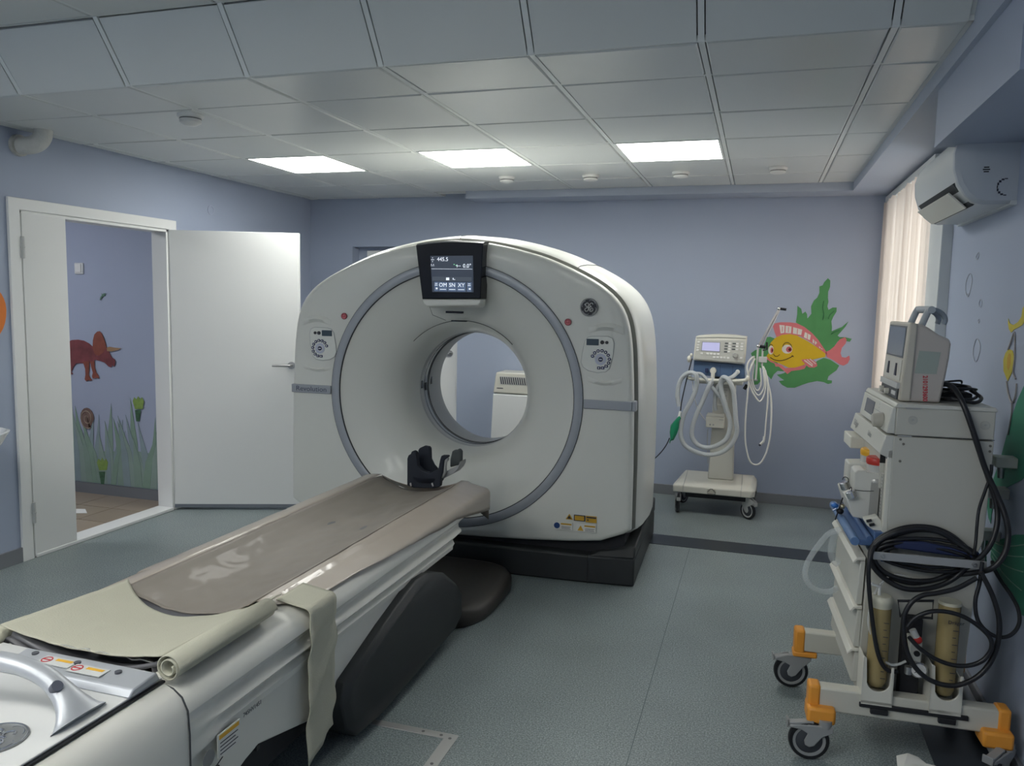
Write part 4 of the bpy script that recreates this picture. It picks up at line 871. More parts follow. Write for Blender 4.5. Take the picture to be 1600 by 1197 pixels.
for k in range(4): fp('fin_line', [(0.3394,6.388,1.133),(0.3453,6.388,1.138),(0.4066,6.388,1.095),(0.4008,6.388,1.089)] if k == 0 else [(v[0]+.02*k*1.0, 0, v[2]+.006*k) for v in [(0.3394,6.388,1.133),(0.343,6.388,1.138),(0.3872,6.388,1.1),(0.3836,6.388,1.096)]], FW, 1.5) if k < 3 else None
def ell(cx, cz, rx, rz, n=24): return [(cx + rx*math.cos(2*math.pi*i/n), 0, cz + rz*math.sin(2*math.pi*i/n)) for i in range(n)]
for (c, rx, rz), m, k in zip((([(0.0964,6.388,1.204)][0], .020, .034), ([(0.2138,6.388,1.215)][0], .038, .034)), (FW, FW), (1.2, 1.2)):
    fp('eye', ell(c[0], c[2], rx, rz), m, k)
    fp('iris', ell(c[0]+rx*.35, c[2]-.002, rx*.55, rz*.66), mat('iris pink', (.55, .12, .14), .6), k+.3)
    fp('pupil', ell(c[0]+rx*.55, c[2]-.002, rx*.30, rz*.36), mat('pupil', (.12, .01, .01), .6), k+.6)
def stroke(pts, r_, nm='drawn_line', m=None):
    P = [(p[0], YB-.0022-r_, p[2]) for p in smooth_path(pts, 5)]
    return MB().tube(P, r_, 5).build(nm, m or FK, F_, smooth=60)
stroke([(0.0938,6.388,1.147),(0.1261,6.388,1.13),(0.1655,6.388,1.125),(0.204,6.388,1.134),(0.2381,6.388,1.151),(0.2605,6.388,1.167)], .0028)
stroke([(0.1159,6.388,1.175),(0.1285,6.388,1.159),(0.1466,6.388,1.158),(0.163,6.388,1.173)], .0022)
stroke([(0.2488,6.388,1.168),(0.2583,6.388,1.164),(0.2649,6.388,1.156)], .0022)
stroke([(0.1818,6.388,1.232),(0.1898,6.388,1.256),(0.2126,6.388,1.266),(0.2365,6.388,1.254),(0.2471,6.388,1.23)], .0022)
stroke([(0.0818,6.388,1.228),(0.0925,6.388,1.249),(0.1088,6.388,1.237)], .0022)
stroke([(0.4554,6.388,1.444),(0.4602,6.388,1.492),(0.45,6.388,1.54),(0.4548,6.388,1.588)], .003, m=SEA2)
stroke([(0.4963,6.388,1.453),(0.5058,6.388,1.485),(0.5341,6.388,1.514)], .003, m=SEA2)
stroke([(0.5215,6.388,1.341),(0.5431,6.388,1.357),(0.5797,6.388,1.371)], .003, m=SEA2)

# ------------------------------------------------------------------ right-wall mural
RM = thing('plant_mural', 'yellow and green sea plants with thin bubbles painted on the right wall', 'mural', (XR, 3.3, 1.2))
def rw(name, pts, m, k=0):
    return MB().prism([(XR - .0020 - .0012*k, p[1], p[2]) for p in pts], (.0012, 0, 0)).build(name, m, RM, smooth=0)
YPAINT = mat('mural yellow', (.55, .46, .05), .6, noise=.25, scale=12); GPAINT = mat('mural green', (.035, .24, .15), .6, noise=.12, scale=6)
rw('yellow_frond', [(0.881,3.343,1.507),(0.881,3.321,1.49),(0.881,3.277,1.484),(0.881,3.225,1.496),(0.881,3.191,1.515),(0.881,3.185,1.544),(0.881,3.147,1.569),(0.881,3.132,1.512),(0.881,3.176,1.486),(0.881,3.226,1.475),(0.881,3.265,1.468),(0.881,3.293,1.456),(0.881,3.325,1.468),(0.881,3.34,1.488)], YPAINT)
rw('yellow_pod', [(0.881,3.309,1.395),(0.881,3.261,1.393),(0.881,3.24,1.375),(0.881,3.233,1.342),(0.881,3.249,1.311),(0.881,3.286,1.278),(0.881,3.313,1.293),(0.881,3.348,1.312),(0.881,3.362,1.351),(0.881,3.343,1.378)], YPAINT)
rw('pod_core', [(0.881,3.297,1.381),(0.881,3.275,1.378),(0.881,3.266,1.344),(0.881,3.287,1.317),(0.881,3.308,1.328),(0.881,3.314,1.362)], mat('mural amber', (.50, .30, .03), .6), .3)
rw('green_leaf', [(0.881,3.091,1.315),(0.881,3.118,1.272),(0.881,3.152,1.231),(0.881,3.183,1.194),(0.881,3.197,1.163),(0.881,3.225,1.125),(0.881,3.232,1.086),(0.881,3.191,1.053),(0.881,3.016,1.083)], GPAINT, .25) if False else None
rw('green_leaf', [(0.881,3.08,1.297),(0.881,3.153,1.226),(0.881,3.199,1.161),(0.881,3.249,1.073),(0.881,3.294,0.9867),(0.881,3.36,0.8992),(0.881,3.416,0.827),(0.881,3.415,0.7776),(0.881,3.384,0.7412),(0.881,3.347,0.7264),(0.881,3.348,0.7614),(0.881,3.326,0.8262),(0.881,3.254,0.8772),(0.881,3.133,0.9245),(0.881,3.035,0.9628),(0.881,2.985,0.997)], GPAINT)
leaf_c = [(0.881,3.309,0.666),(0.881,3.192,0.7108),(0.881,3.055,0.7656),(0.881,2.94,0.7979),(0.881,2.886,0.707),(0.881,2.844,0.5482),(0.881,2.913,0.5313),(0.881,2.962,0.5426),(0.881,3.062,0.557),(0.881,3.169,0.5676),(0.881,3.245,0.575),(0.881,3.312,0.6091)]
rw('green_leaf', leaf_c, GPAINT, .5)
VE = mat('vein pale', (.22, .42, .32), .6)
for q in ([(0.881,3.314,0.6479),(0.881,3.195,0.6563),(0.881,3.065,0.6856),(0.881,2.949,0.7192)], [(0.881,3.304,0.6341),(0.881,3.186,0.6266),(0.881,3.054,0.6453),(0.881,2.936,0.6714)], [(0.881,3.286,0.6174),(0.881,3.179,0.602),(0.881,3.058,0.6001),(0.881,2.933,0.6079)], [(0.881,3.292,0.6711),(0.881,3.186,0.6885),(0.881,3.059,0.7233),(0.881,2.945,0.7621)]):
    MB().tube([(XR-.0036, p[1], p[2]) for p in smooth_path(q, 5)], .0022, 5).build('leaf_vein', VE, RM)
LN = mat('faint drawn line', (.42, .44, .50), .6)
def loop(cx, cy, rx, ry):
    pts = [(cx + rx*math.cos(a), cy + ry*math.sin(a)) for a in [2*math.pi*k/20 for k in range(20)]]
    return pts
for q, rr in (([(0.881,3.756,1.417),(0.881,3.698,1.393),(0.881,3.697,1.359),(0.881,3.741,1.319),(0.881,3.789,1.339),(0.881,3.798,1.378)], .0016), ([(0.881,3.743,1.582),(0.881,3.723,1.565),(0.881,3.74,1.548),(0.881,3.765,1.558),(0.881,3.762,1.573)], .0012), ([(0.881,3.749,1.5),(0.881,3.738,1.492),(0.881,3.746,1.482),(0.881,3.758,1.491)], .0012), ([(0.881,3.956,1.698),(0.881,3.912,1.664),(0.881,3.958,1.596),(0.881,4.012,1.621),(0.881,4.013,1.667)], .0014), ([(0.881,3.844,1.783),(0.881,3.83,1.769),(0.881,3.854,1.752),(0.881,3.876,1.766)], .0011), ([(0.881,3.982,1.611),(0.881,3.958,1.603),(0.881,3.97,1.595),(0.881,3.994,1.604)], .0011)):
    MB().tube([(XR-.001-rr, p[1], p[2]) for p in smooth_path(q, 5, True)], rr, 5, closed=True).build('bubble', LN, RM)
for q in ([(0.881,3.249,1.46),(0.881,3.231,1.418),(0.881,3.221,1.36),(0.881,3.223,1.317),(0.881,3.19,1.295)], [(0.881,3.255,1.455),(0.881,3.286,1.416),(0.881,3.308,1.393)], [(0.881,3.29,1.277),(0.881,3.256,1.233),(0.881,3.207,1.208),(0.881,3.174,1.237),(0.881,3.172,1.28)], [(0.881,3.207,1.208),(0.881,3.199,1.171),(0.881,3.211,1.123),(0.881,3.222,1.088)]):
    MB().tube([(XR-.004, p[1], p[2]) for p in smooth_path(q, 5)], .003, 5).build('drawn_stem', mat('faint stem', (.36, .34, .33), .6), RM)

# ------------------------------------------------------------------ air conditioner
AC = thing('air_conditioner', 'white wall air conditioner under the ceiling box by the window', 'air conditioner', (XR, 3.78, 2.07))
prof = [(.882, 2.215), (.74, 2.215), (.705, 2.20), (.680, 2.165), (.668, 2.12), (.672, 2.06), (.69, 2.005), (.715, 1.965), (.745, 1.94), (.775, 1.932), (.882, 1.932)]
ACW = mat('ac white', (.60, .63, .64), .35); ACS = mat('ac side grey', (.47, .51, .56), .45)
MB().loft([[(x, y, z) for x, z in prof] for y in (3.40, 4.16)]).build('body', ACW, AC, smooth=40)
def acin(s, y): return [(.882 + (x-.882)*s if x < .88 else x, y, 2.07 + (z-2.07)*s) for x, z in prof]
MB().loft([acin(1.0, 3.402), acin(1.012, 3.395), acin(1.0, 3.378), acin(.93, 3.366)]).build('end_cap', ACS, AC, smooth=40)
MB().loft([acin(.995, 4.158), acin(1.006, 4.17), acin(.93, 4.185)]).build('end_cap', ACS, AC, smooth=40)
MB().loft([[(.678, y, 2.012), (.752, y, 1.930), (.775, y, 1.95), (.70, y, 2.03)] for y in (3.43, 4.11)]).build('outlet', mat('outlet dark', (.035, .04, .045), .6), AC)
MB().prism([(.672, 3.47, 1.983), (.738, 3.47, 1.925), (.742, 3.47, 1.929), (.677, 3.47, 1.987)], (0, .62, 0)).build('louvre', mat('louvre pale', (.70, .70, .66), .35), AC, bevel=.001)
for dz in (-.008, 0, .008): MB().box(.775-.012+abs(dz)*.4, .775+.012-abs(dz)*.4, 3.3655, 3.368, 2.055+dz-.0022, 2.055+dz+.0022).build('speaker_slot', BLACKM, AC)
for k in range(9):
    a = R(95 + k*21); MB().obox((.845 + .030*math.cos(a), 3.3660, 1.990 + .030*math.sin(a)), (.007*abs(math.sin(a))+.003, 0, 0), (0, .002, 0), (0, 0, .007*abs(math.cos(a))+.003)).build('knockout_mark', INK, AC)
MB().box(.862, .884, 3.36, 4.19, 1.925, 1.94).build('wall_plate', ACW, AC)

# ------------------------------------------------------------------ ventilator on its trolley
V = thing('ventilator', 'cream ventilator with blue panel on a wheeled column stand beside the scanner', 'ventilator', (-.26, 6.0, 0))
# base
zt = [(-0.4975,6.489,0.2),(0.0093,6.441,0.2),(0.0331,6.326,0.2)]
MB().loft([[(-.545, 5.80, 0.163), (.005, 5.80, 0.163), (.03, 5.84, 0.163), (.045, 6.22, 0.163), (-.52, 6.22, 0.163), (-.55, 5.84, 0.163)],
           [(-.547, 5.798, 0.213), (.007, 5.798, 0.213), (.032, 5.84, 0.213), (.045, 6.22, 0.213), (-.52, 6.22, 0.213), (-.552, 5.84, 0.213)],
           [(-.51, 5.83, 0.228), (-.025, 5.83, 0.228), (.0, 5.86, 0.23), (.02, 6.20, 0.253), (-.49, 6.20, 0.253), (-.52, 5.86, 0.23)]]).build('base', CREAM, V, bevel=.008, smooth=30)
for x in (-.475, -.065): MB().tube([(x, 5.797, 0.166), (x, 5.796, 0.213), (x*.995+.002, 5.828, 0.2295), (x+.0, 6.19, 0.2535)], .0016, 5).build('base_seam', GREYP, V)
MB().box(-.30, -.24, 5.793, 5.799, 0.17, 0.208).build('socket', mat('socket plate', (.52, .50, .42), .5), V, bevel=.002)
pk = [(-.300, 0.172), (-.300, 0.19), (-.290, 0.19), (-.290, 0.2), (-.282, 0.2), (-.282, 0.208), (-.262, 0.208), (-.262, 0.2), (-.252, 0.2), (-.252, 0.19), (-.243, 0.19), (-.243, 0.172)]
MB().tube([(x, 5.7925, z) for x, z in pk], .0022, 5, closed=True).build('socket_outline', INK, V)
MB().box(-.46, .0, 5.84, 6.2, 0.123, 0.166).build('battery_tray', BLACKM, V, bevel=.005)
def caster(root, x, y, r_, wd, az, stem_z, wheel=BLACK, fork=GREYP, hub=LGREY, brake=True):
    d = Vector((math.cos(az), math.sin(az), 0)); s_ = Vector((-d.y, d.x, 0)); c = Vector((x, y, r_))
    w_ = MB().lathe([(r_*.80, -wd/2), (r_*.95, -wd/2), (r_, -wd/4), (r_, wd/4), (r_*.95, wd/2), (r_*.80, wd/2)], c, s_, 32, close=True).build('caster_wheel', wheel, root, smooth=45)
    MB().lathe([(.001, -wd*.40), (r_*.60, -wd*.40), (r_*.66, -wd*.30), (r_*.66, wd*.30), (r_*.60, wd*.40), (.001, wd*.40)], c, s_, 28).build('wheel_hub', mat('hub dark', (.045, .05, .06), .5), w_, smooth=40)
    MB().lathe([(r_*.66, -wd*.42), (r_*.80, -wd*.46), (r_*.80, wd*.46), (r_*.66, wd*.42)], c, s_, 28, close=True).build('wheel_rim', hub, w_, smooth=40)
    top = c - d*r_*.62*1.0; top = Vector((c.x - d.x*r_*.75, c.y - d.y*r_*.75, stem_z))
    for q in (-1, 1):
        e = s_*q*(wd/2 + .006)
        a = c + e
        hh = (stem_z - r_)/r_
        pts = [a + d*r_*u_ + Vector((0, 0, r_*v_)) for u_, v_ in ((.20, -.20), (0, -.30), (-.24, -.20), (-.60, .30), (-1.10, hh-.30), (-1.12, hh-.06), (-.45, hh), (.30, hh*.98), (.95, max(.80, hh*.8)), (1.02, max(.66, hh*.66)), (.45, .60), (.10, .42), (.26, .05))]
        MB().prism(pts, s_*(-q)*.006).build('caster_fork', fork, root, bevel=.003)
    MB().loft([[top + d*r_*a_ + s_*(wd/2+.004)*b_ + Vector((0, 0, z_)) for a_, b_ in ((-.35, -1), (.9, -1), (.9, 1), (-.35, 1))] for z_ in (-.010, .0)]).build('fork_crown', fork, root, bevel=.004)
    MB().lathe([(r_*.33, -.008), (r_*.33, .018)], top, (0, 0, 1), 18).build('caster_stem', fork, root)
    if brake:
        b = c + d*(r_*1.02) + Vector((0, 0, r_*.75))
        MB().prism([b + s_*wd*.5 + Vector((0, 0, -.004)), b - s_*wd*.5 + Vector((0, 0, -.004)), b - s_*wd*.5 - d*r_*1.2 + Vector((0, 0, .008)), b + s_*wd*.5 - d*r_*1.2 + Vector((0, 0, .008))], (0, 0, .012)).obox(b + d*.004 + Vector((0, 0, .006)), d*.006, s_*wd*1.3, (0, 0, .026)).build('brake_lever', fork, root, bevel=.002)
    return w_
caster(V, -.517, 5.86, .060, .024, R(-78), .160, fork=GREYP)
caster(V, -.01, 5.845, .064, .024, R(-42), .160, fork=GREYP)
caster(V, -.50, 6.15, .060, .024, R(60), .160); caster(V, .0, 6.15, .060, .024, R(120), .160)
# column
MB().loft([[(-.312, 5.99, .24), (-.128, 5.99, .24), (-.128, 6.11, .24), (-.312, 6.11, .24)], [(-.302, 5.99, .60), (-.135, 5.99, .60), (-.135, 6.11, .60), (-.298, 6.11, .60)], [(-.300, 5.985, 1.02), (-.142, 5.985, 1.02), (-.142, 6.11, 1.02), (-.300, 6.11, 1.02)]]).build('column', CREAM2, V, bevel=.008)
MB().prism([(-.268, 5.984, .80), (-.190, 5.984, .80), (-.190, 5.984, .93), (-.268, 5.984, .93)], (0, .004, 0)).build('rating_label', LABELW, V, smooth=0)
m_ = MB()
for k in range(8): m_.box(-.262, -.20 - .01*(k % 3), 5.9825, 5.985, .915-.014*k, .918-.014*k)
m_.build('label_print', GREYP, V, smooth=0)
bx = [(-0.3409,5.9,0.7215),(-0.2085,5.9,0.7209),(-0.207,5.9,0.6398),(-0.3389,5.9,0.6423)]
MB().prism([(p[0], 5.90, p[2]) for p in bx], (0, .09, 0)).build('pump_box', CREAM, V, bevel=.006)
MB().loft([[(bx[0][0], 5.902, bx[0][2]), (bx[1][0], 5.902, bx[1][2]), (bx[1][0], 5.985, bx[1][2]), (bx[0][0], 5.985, bx[0][2])], [(bx[0][0]+.008, 5.91, bx[0][2]+.022), (bx[1][0]-.006, 5.91, bx[1][2]+.022), (bx[1][0]-.006, 5.985, bx[1][2]+.022), (bx[0][0]+.008, 5.985, bx[0][2]+.022)]]).build('pump_lid', CREAM2, V, bevel=.004)
for x in (-.308, -.285): MB().cyl((x, 5.90, .665), (x, 5.895, .665), .006, 12).build('knob', GREYP, V)
MB().box(-.245, -.215, 5.8975, 5.90, .703, .707).build('label_print', GREYP, V)
# head unit
sc_ = [(-0.4322,5.8,1.305),(-0.0779,5.8,1.312),(-0.0835,5.8,1.128),(-0.4433,5.8,1.141)]
y0 = 5.80
MB().loft([[(p[0], y0, p[2]) for p in sc_], [(p[0], y0+.20, p[2]) for p in sc_]]).build('monitor_case', CREAM, V, bevel=.008)
top = [(-0.4322,5.8,1.305),(-0.4296,5.8,1.314),(-0.3759,5.8,1.323),(-0.2692,5.8,1.331),(-0.1632,5.8,1.329),(-0.0754,5.8,1.319),(-0.0779,5.8,1.311)]
MB().prism([(p[0], y0+.002, p[2]) for p in top], (0, .19, 0)).build('monitor_top', CREAM, V, bevel=.004)
fr_ = [(-0.4226,5.8,1.291),(-0.0871,5.8,1.298),(-0.0927,5.8,1.137),(-0.4316,5.8,1.15)]
MB().prism([(p[0], y0-.004, p[2]) for p in fr_], (0, .006, 0)).build('front_panel', mat('front panel grey', (.53, .53, .49), .4), V, bevel=.002)
MB().tube([(p[0], y0-.003, p[2]) for p in [(-0.4261,5.8,1.303),(-0.2684,5.8,1.313),(-0.0865,5.8,1.31)]], .0018, 5).build('front_seam', GREYP, V)
scr = [(-0.3856,5.795,1.278),(-0.2576,5.795,1.277),(-0.2561,5.795,1.205),(-0.3898,5.795,1.21)]
MB().prism([(p[0], y0-.0055, p[2]) for p in scr], (0, .002, 0)).build('lcd_frame', mat('lcd frame', (.30, .31, .33), .4), V, smooth=0)
scr2 = [(-0.3806,5.795,1.273),(-0.2616,5.795,1.273),(-0.2617,5.795,1.211),(-0.3846,5.795,1.214)]
MB().prism([(p[0], y0-.0065, p[2]) for p in scr2], (0, .002, 0)).build('lcd_screen', mat('pale lilac screen', (.36, .36, .55), .2, emit=.55), V, smooth=0, label='pale lilac lit screen')
for (px, py) in [(-0.1908,5.795,1.271),(-0.1933,5.795,1.25),(-0.1936,5.795,1.23),(-0.1962,5.795,1.211),(-0.1398,5.795,1.269),(-0.1418,5.795,1.251),(-0.142,5.795,1.229),(-0.1078,5.795,1.271),(-0.1097,5.795,1.251),(-0.1105,5.795,1.23),(-0.1117,5.795,1.17),(-0.3848,5.795,1.191),(-0.343,5.795,1.192),(-0.3191,5.795,1.192),(-0.2952,5.795,1.191),(-0.2697,5.795,1.191),(-0.2972,5.795,1.168),(-0.2722,5.795,1.168),(-0.2473,5.795,1.168),(-0.2237,5.795,1.168),(-0.1995,5.795,1.167),(-0.4081,5.795,1.272),(-0.4097,5.795,1.252),(-0.4125,5.795,1.234),(-0.4141,5.795,1.215)] and []: pass
for p in [(-0.1908,5.795,1.271),(-0.1933,5.795,1.25),(-0.1936,5.795,1.23),(-0.1962,5.795,1.211),(-0.1398,5.795,1.269),(-0.1418,5.795,1.251),(-0.142,5.795,1.229),(-0.1078,5.795,1.271),(-0.1097,5.795,1.251),(-0.1105,5.795,1.23),(-0.1117,5.795,1.17),(-0.3848,5.795,1.191),(-0.343,5.795,1.192),(-0.3191,5.795,1.192),(-0.2952,5.795,1.191),(-0.2697,5.795,1.191),(-0.2972,5.795,1.168),(-0.2722,5.795,1.168),(-0.2473,5.795,1.168),(-0.2237,5.795,1.168),(-0.1995,5.795,1.167),(-0.4081,5.795,1.272),(-0.4097,5.795,1.252),(-0.4125,5.795,1.234),(-0.4141,5.795,1.215)]:
    MB().box(p[0]-.0085, p[0]+.0085, y0-.0085, y0-.003, p[2]-.006, p[2]+.006).build('key', WHITE, V, bevel=.001)
for p in [(-0.2149,5.795,1.27),(-0.2169,5.795,1.25),(-0.2183,5.795,1.23),(-0.2191,5.795,1.21),(-0.162,5.795,1.27),(-0.164,5.795,1.25),(-0.1654,5.795,1.23)]:
    MB().box(p[0]-.011, p[0]+.011, y0-.0055, y0-.003, p[2]-.0055, p[2]+.0055).build('readout', mat('readout dark', (.13, .14, .14), .3), V)
kp = [(-0.1513,5.78,1.189)][0]
MB().cyl((kp[0], y0-.004, kp[2]), (kp[0], y0-.028, kp[2]), .0185, 24, .016).build('control_knob', mat('knob grey', (.36, .36, .34), .35), V, bevel=.002)
# blue module row
bl_ = [(-0.44,5.84,1.132),(-0.0837,5.84,1.116),(-0.0801,5.84,1.018),(-0.4418,5.84,1.032)]
MB().prism([(p[0], 5.84, p[2]) for p in bl_], (0, .15, 0)).build('blue_module', mat('ventilator blue', (.085, .145, .26), .35), V, bevel=.003)
for p in [(-0.2518,5.838,1.066),(-0.1648,5.838,1.063)]:
    MB().box(p[0]-.001, p[0]+.001, 5.8385, 5.842, p[2]-.05, p[2]+.045).build('module_seam', NAVY, V)
MB().box(-.355, -.335, 5.80, 5.84, 1.055, 1.085).build('blue_clip', NAVY, V, bevel=.003)
vp = [(-0.2991,5.8,1.071),(-0.2972,5.8,1.03),(-0.1303,5.8,1.068),(-0.1961,5.8,1.028)]
MB().cyl((vp[0][0], 5.84, vp[0][2]), (vp[0][0], 5.79, vp[0][2]), .022, 22).cyl((vp[0][0], 5.80, vp[0][2]), (vp[0][0], 5.80, vp[1][2]-.02), .014, 16).build('outlet_valve', CREAM, V)
MB().cyl((vp[2][0], 5.84, vp[2][2]), (vp[2][0], 5.80, vp[2][2]), .015, 18).build('inlet_port', LABELW, V)
rl = [(-0.4626,5.77,1.013),(-0.4201,5.77,1.006),(-0.2529,5.77,1.005),(-0.1355,5.77,1.008),(-0.0719,5.77,1.018),(-0.0583,5.77,1.037)]
MB().tube(smooth_path([(rl[0][0], 5.86, rl[0][2])] + rl + [(rl[-1][0], 5.86, rl[-1][2]+.004)], 6), .0125, 12).build('hand_rail', CREAM, V, smooth=70)
MB().box(-.41, -.09, 5.80, 5.99, .975, 1.0).build('shelf', CREAM2, V, bevel=.004)
kn = [(-0.0726,5.8,0.9607)][0]
MB().cyl((kn[0]+.012, 5.80, kn[2]+.02), (kn[0]-.006, 5.80, kn[2]-.012), .012, 12).build('clamp_knob', BLACK, V)
lk = [(-0.4725,5.82,1.147),(-0.4585,5.82,1.176),(-0.4749,5.82,1.132)]
MB().ball(lk[0], (.016, .02, .026), 12).ball(lk[1], (.012, .012, .014), 10).build('side_sensor', CREAM, V)
# support arm
A_ = [(-0.0058,5.8,1.255),(0.0039,5.8,1.292),(0.0906,5.8,1.444)]
at0, at1 = [(0.0024,5.8,1.259),(0.1244,5.8,1.524)]
MB().cyl((at0[0], 5.80, at0[2]), (at1[0], 5.80, at1[2]), .0065, 10).cyl((at0[0]+.022, 5.815, at0[2]+.004), (at1[0]+.004, 5.815, at1[2]-.01), .0065, 10).build('arm_rod', STEEL, V)
MB().ball((at0[0], 5.80, at0[2]), .014, 14).ball((at1[0], 5.80, at1[2]), .013, 14).build('arm_joint', CHROME, V)
MB().cyl((at1[0], 5.80, at1[2]), (at1[0]+.05, 5.80, at1[2]-.006), .009, 12).build('arm_tip', BLACK, V)
MB().cyl((at0[0]+.005, 5.80, at0[2]-.002), (at0[0]+.05, 5.80, at0[2]-.006), .011, 12).tube([(at0[0]+.055, 5.79, at0[2]+.03), (at0[0]+.058, 5.79, at0[2]-.022), (at0[0]+.03, 5.79, at0[2]-.028)], .006, 8).build('arm_handle', BLACK, V)
MB().cyl((at0[0]-.002, 5.80, at0[2]), (at0[0]-.006, 5.80, 1.02), .007, 10).cyl((at0[0]+.03, 5.81, at0[2]), (at0[0]+.03, 5.81, at0[2]-.14), .007, 10).build('arm_post', LGREY, V)
MB().box(at0[0]+.006, at0[0]+.062, 5.79, 5.83, at0[2]-.115, at0[2]-.075).build('hose_clamp', LGREY, V, bevel=.003)
MB().box(-.09, .01, 5.83, 5.85, 1.008, 1.020).build('side_rail', STEEL, V)
# breathing hoses
def vh(name, pts, r_, m, **k): return hose(name, pts, r_, m, V, **k)
vh('breathing_hose', [(-0.5247,5.78,0.8015),(-0.5397,5.78,0.8696),(-0.5367,5.78,0.9449),(-0.514,5.77,1.009),(-0.4685,5.75,1.05),(-0.4188,5.73,1.048),(-0.4051,5.73,1.006),(-0.4123,5.75,0.9295),(-0.4426,5.76,0.8461),(-0.4824,5.77,0.7614),(-0.5017,5.78,0.6897),(-0.5072,5.78,0.6011),(-0.4797,5.78,0.5272),(-0.4106,5.78,0.4818),(-0.3127,5.78,0.461),(-0.2178,5.78,0.484),(-0.149,5.77,0.547),(-0.1147,5.76,0.6376),(-0.1253,5.75,0.7429),(-0.1396,5.74,0.8656),(-0.1549,5.72,0.9582),(-0.1929,5.72,1.023),(-0.229,5.74,1.029),(-0.2392,5.76,0.9744),(-0.221,5.77,0.8884),(-0.1906,5.78,0.7965),(-0.163,5.79,0.7041),(-0.1734,5.79,0.6103),(-0.2097,5.79,0.5579),(-0.2921,5.8,0.5125),(-0.3711,5.8,0.5192),(-0.4221,5.8,0.5723),(-0.4281,5.8,0.6413),(-0.4041,5.79,0.7386),(-0.3547,5.78,0.8675),(-0.3161,5.76,0.9705),(-0.2894,5.78,1.013)], .0165, HOSEW, seg=10, n=7)
vh('breathing_hose', [(-0.1301,5.79,1.068),(-0.1603,5.77,1.038),(-0.2057,5.76,1.013),(-0.2519,5.78,0.9718),(-0.2738,5.8,0.907),(-0.2773,5.82,0.83),(-0.2703,5.84,0.7842)], .0145, HOSEW)
vh('breathing_hose', [(-0.4211,5.76,1.049),(-0.3729,5.76,1.042),(-0.3233,5.77,0.9846),(-0.2734,5.78,0.9214),(-0.2236,5.79,0.8613),(-0.1959,5.79,0.7764)], .013, HOSEW)
vh('white_cable', [(-0.4389,5.79,0.9863),(-0.4294,5.79,0.9058),(-0.4085,5.8,0.8247),(-0.3773,5.83,0.7539),(-0.3417,5.88,0.6989)], .0028, CABLEW)
vh('black_cable', [(-0.4491,5.79,1.153),(-0.4685,5.78,1.06),(-0.4902,5.77,0.9483),(-0.5086,5.77,0.8349),(-0.5134,5.77,0.772)], .0042, BLACK)
vh('white_hose', [(-0.0281,5.79,1.183),(-0.0554,5.78,1.152),(-0.0673,5.77,1.103),(-0.0523,5.77,1.032),(-0.053,5.77,0.9281),(-0.0588,5.78,0.8044),(-0.0587,5.78,0.6816),(-0.0499,5.78,0.5588),(-0.0147,5.78,0.4377),(0.0388,5.78,0.4173),(0.0824,5.79,0.4745),(0.1107,5.79,0.5996),(0.1144,5.79,0.7527),(0.1038,5.79,0.9041),(0.0719,5.79,1.024),(0.0414,5.8,1.118)], .0062, CABLEW, n=7)
vh('white_hose', [(-0.016,5.79,1.171),(-0.0415,5.78,1.104),(-0.0553,5.78,1.03),(-0.028,5.78,0.9467),(0.0096,5.78,0.8878),(0.0336,5.78,0.8709),(0.0574,5.79,0.9137),(0.0652,5.79,0.987),(0.0494,5.79,1.071),(0.0356,5.8,1.118)], .0055, CABLEW, n=6)
vh('white_hose', [(-0.022,5.8,1.176),(-0.052,5.8,1.078),(-0.0299,5.8,0.9812),(0.0082,5.8,0.9161),(0.0367,5.8,0.9237),(0.0567,5.8,0.9856),(0.0432,5.8,1.082)], .0050, CABLEW, n=6)
vh('white_hose', [(-0.0227,5.81,1.188),(-0.0243,5.81,1.103),(-0.0259,5.81,1.017),(-0.0055,5.81,0.9571),(0.0182,5.81,0.9461),(0.0331,5.81,0.9956),(0.0219,5.81,1.105)], .0048, CABLEW, n=6)
vh('white_hose', [(0.0476,5.79,1.107),(0.0748,5.79,1.024),(0.0838,5.79,0.903),(0.0813,5.79,0.7812),(0.0793,5.79,0.7077),(0.0762,5.79,0.5972)], .0055, CABLEW, n=6)
cn = [(0.0736,5.79,0.6205),(0.0718,5.79,0.5876),(0.0426,5.79,0.5526),(0.0953,5.79,0.5966)]
MB().cyl(cn[0], cn[1], .008, 12).cyl(cn[1], (cn[2][0]+.008, 5.79, cn[2][2]+.01), .009, 12).build('elbow_fitting', LABELW, V)
MB().cyl((cn[2][0]+.008, 5.79, cn[2][2]+.01), cn[2], .008, 12).build('probe_tip', INK, V)
# green bag hanging on the hose
gb = [(-0.5207,5.775,0.7343),(-0.5076,5.775,0.7165),(-0.5192,5.775,0.6971),(-0.5206,5.775,0.6446),(-0.5333,5.775,0.5988),(-0.5534,5.775,0.5523),(-0.5751,5.775,0.5447),(-0.5801,5.775,0.524),(-0.5857,5.775,0.5349),(-0.5774,5.775,0.5656),(-0.585,5.775,0.6102),(-0.5798,5.775,0.6632),(-0.552,5.775,0.6987),(-0.5382,5.775,0.7183)]
b_ = MB().loft([[(p[0], 5.775 + d, p[2]) for p in gb] if abs(d) < .02 else [((p[0]-gb[5][0])*.5 + gb[5][0] - .01, 5.775 + d, (p[2]-gb[4][2])*.75 + gb[4][2]) for p in gb] for d in (-.030, -.012, .012, .030)]).build('breathing_bag', GREEN, V, bevel=.003, smooth=70, label='dark green rubber breathing bag')
bn = [(-0.5147,5.775,0.7645),(-0.5248,5.775,0.7117)]
MB().cyl(bn[0], bn[1], .011, 14).build('bag_connector', WHITE, V)
vh('black_cable', [(-0.5862,5.79,0.5626),(-0.6084,5.79,0.508),(-0.6467,5.79,0.4482),(-0.7003,5.79,0.3883)], .0038, BLACK)
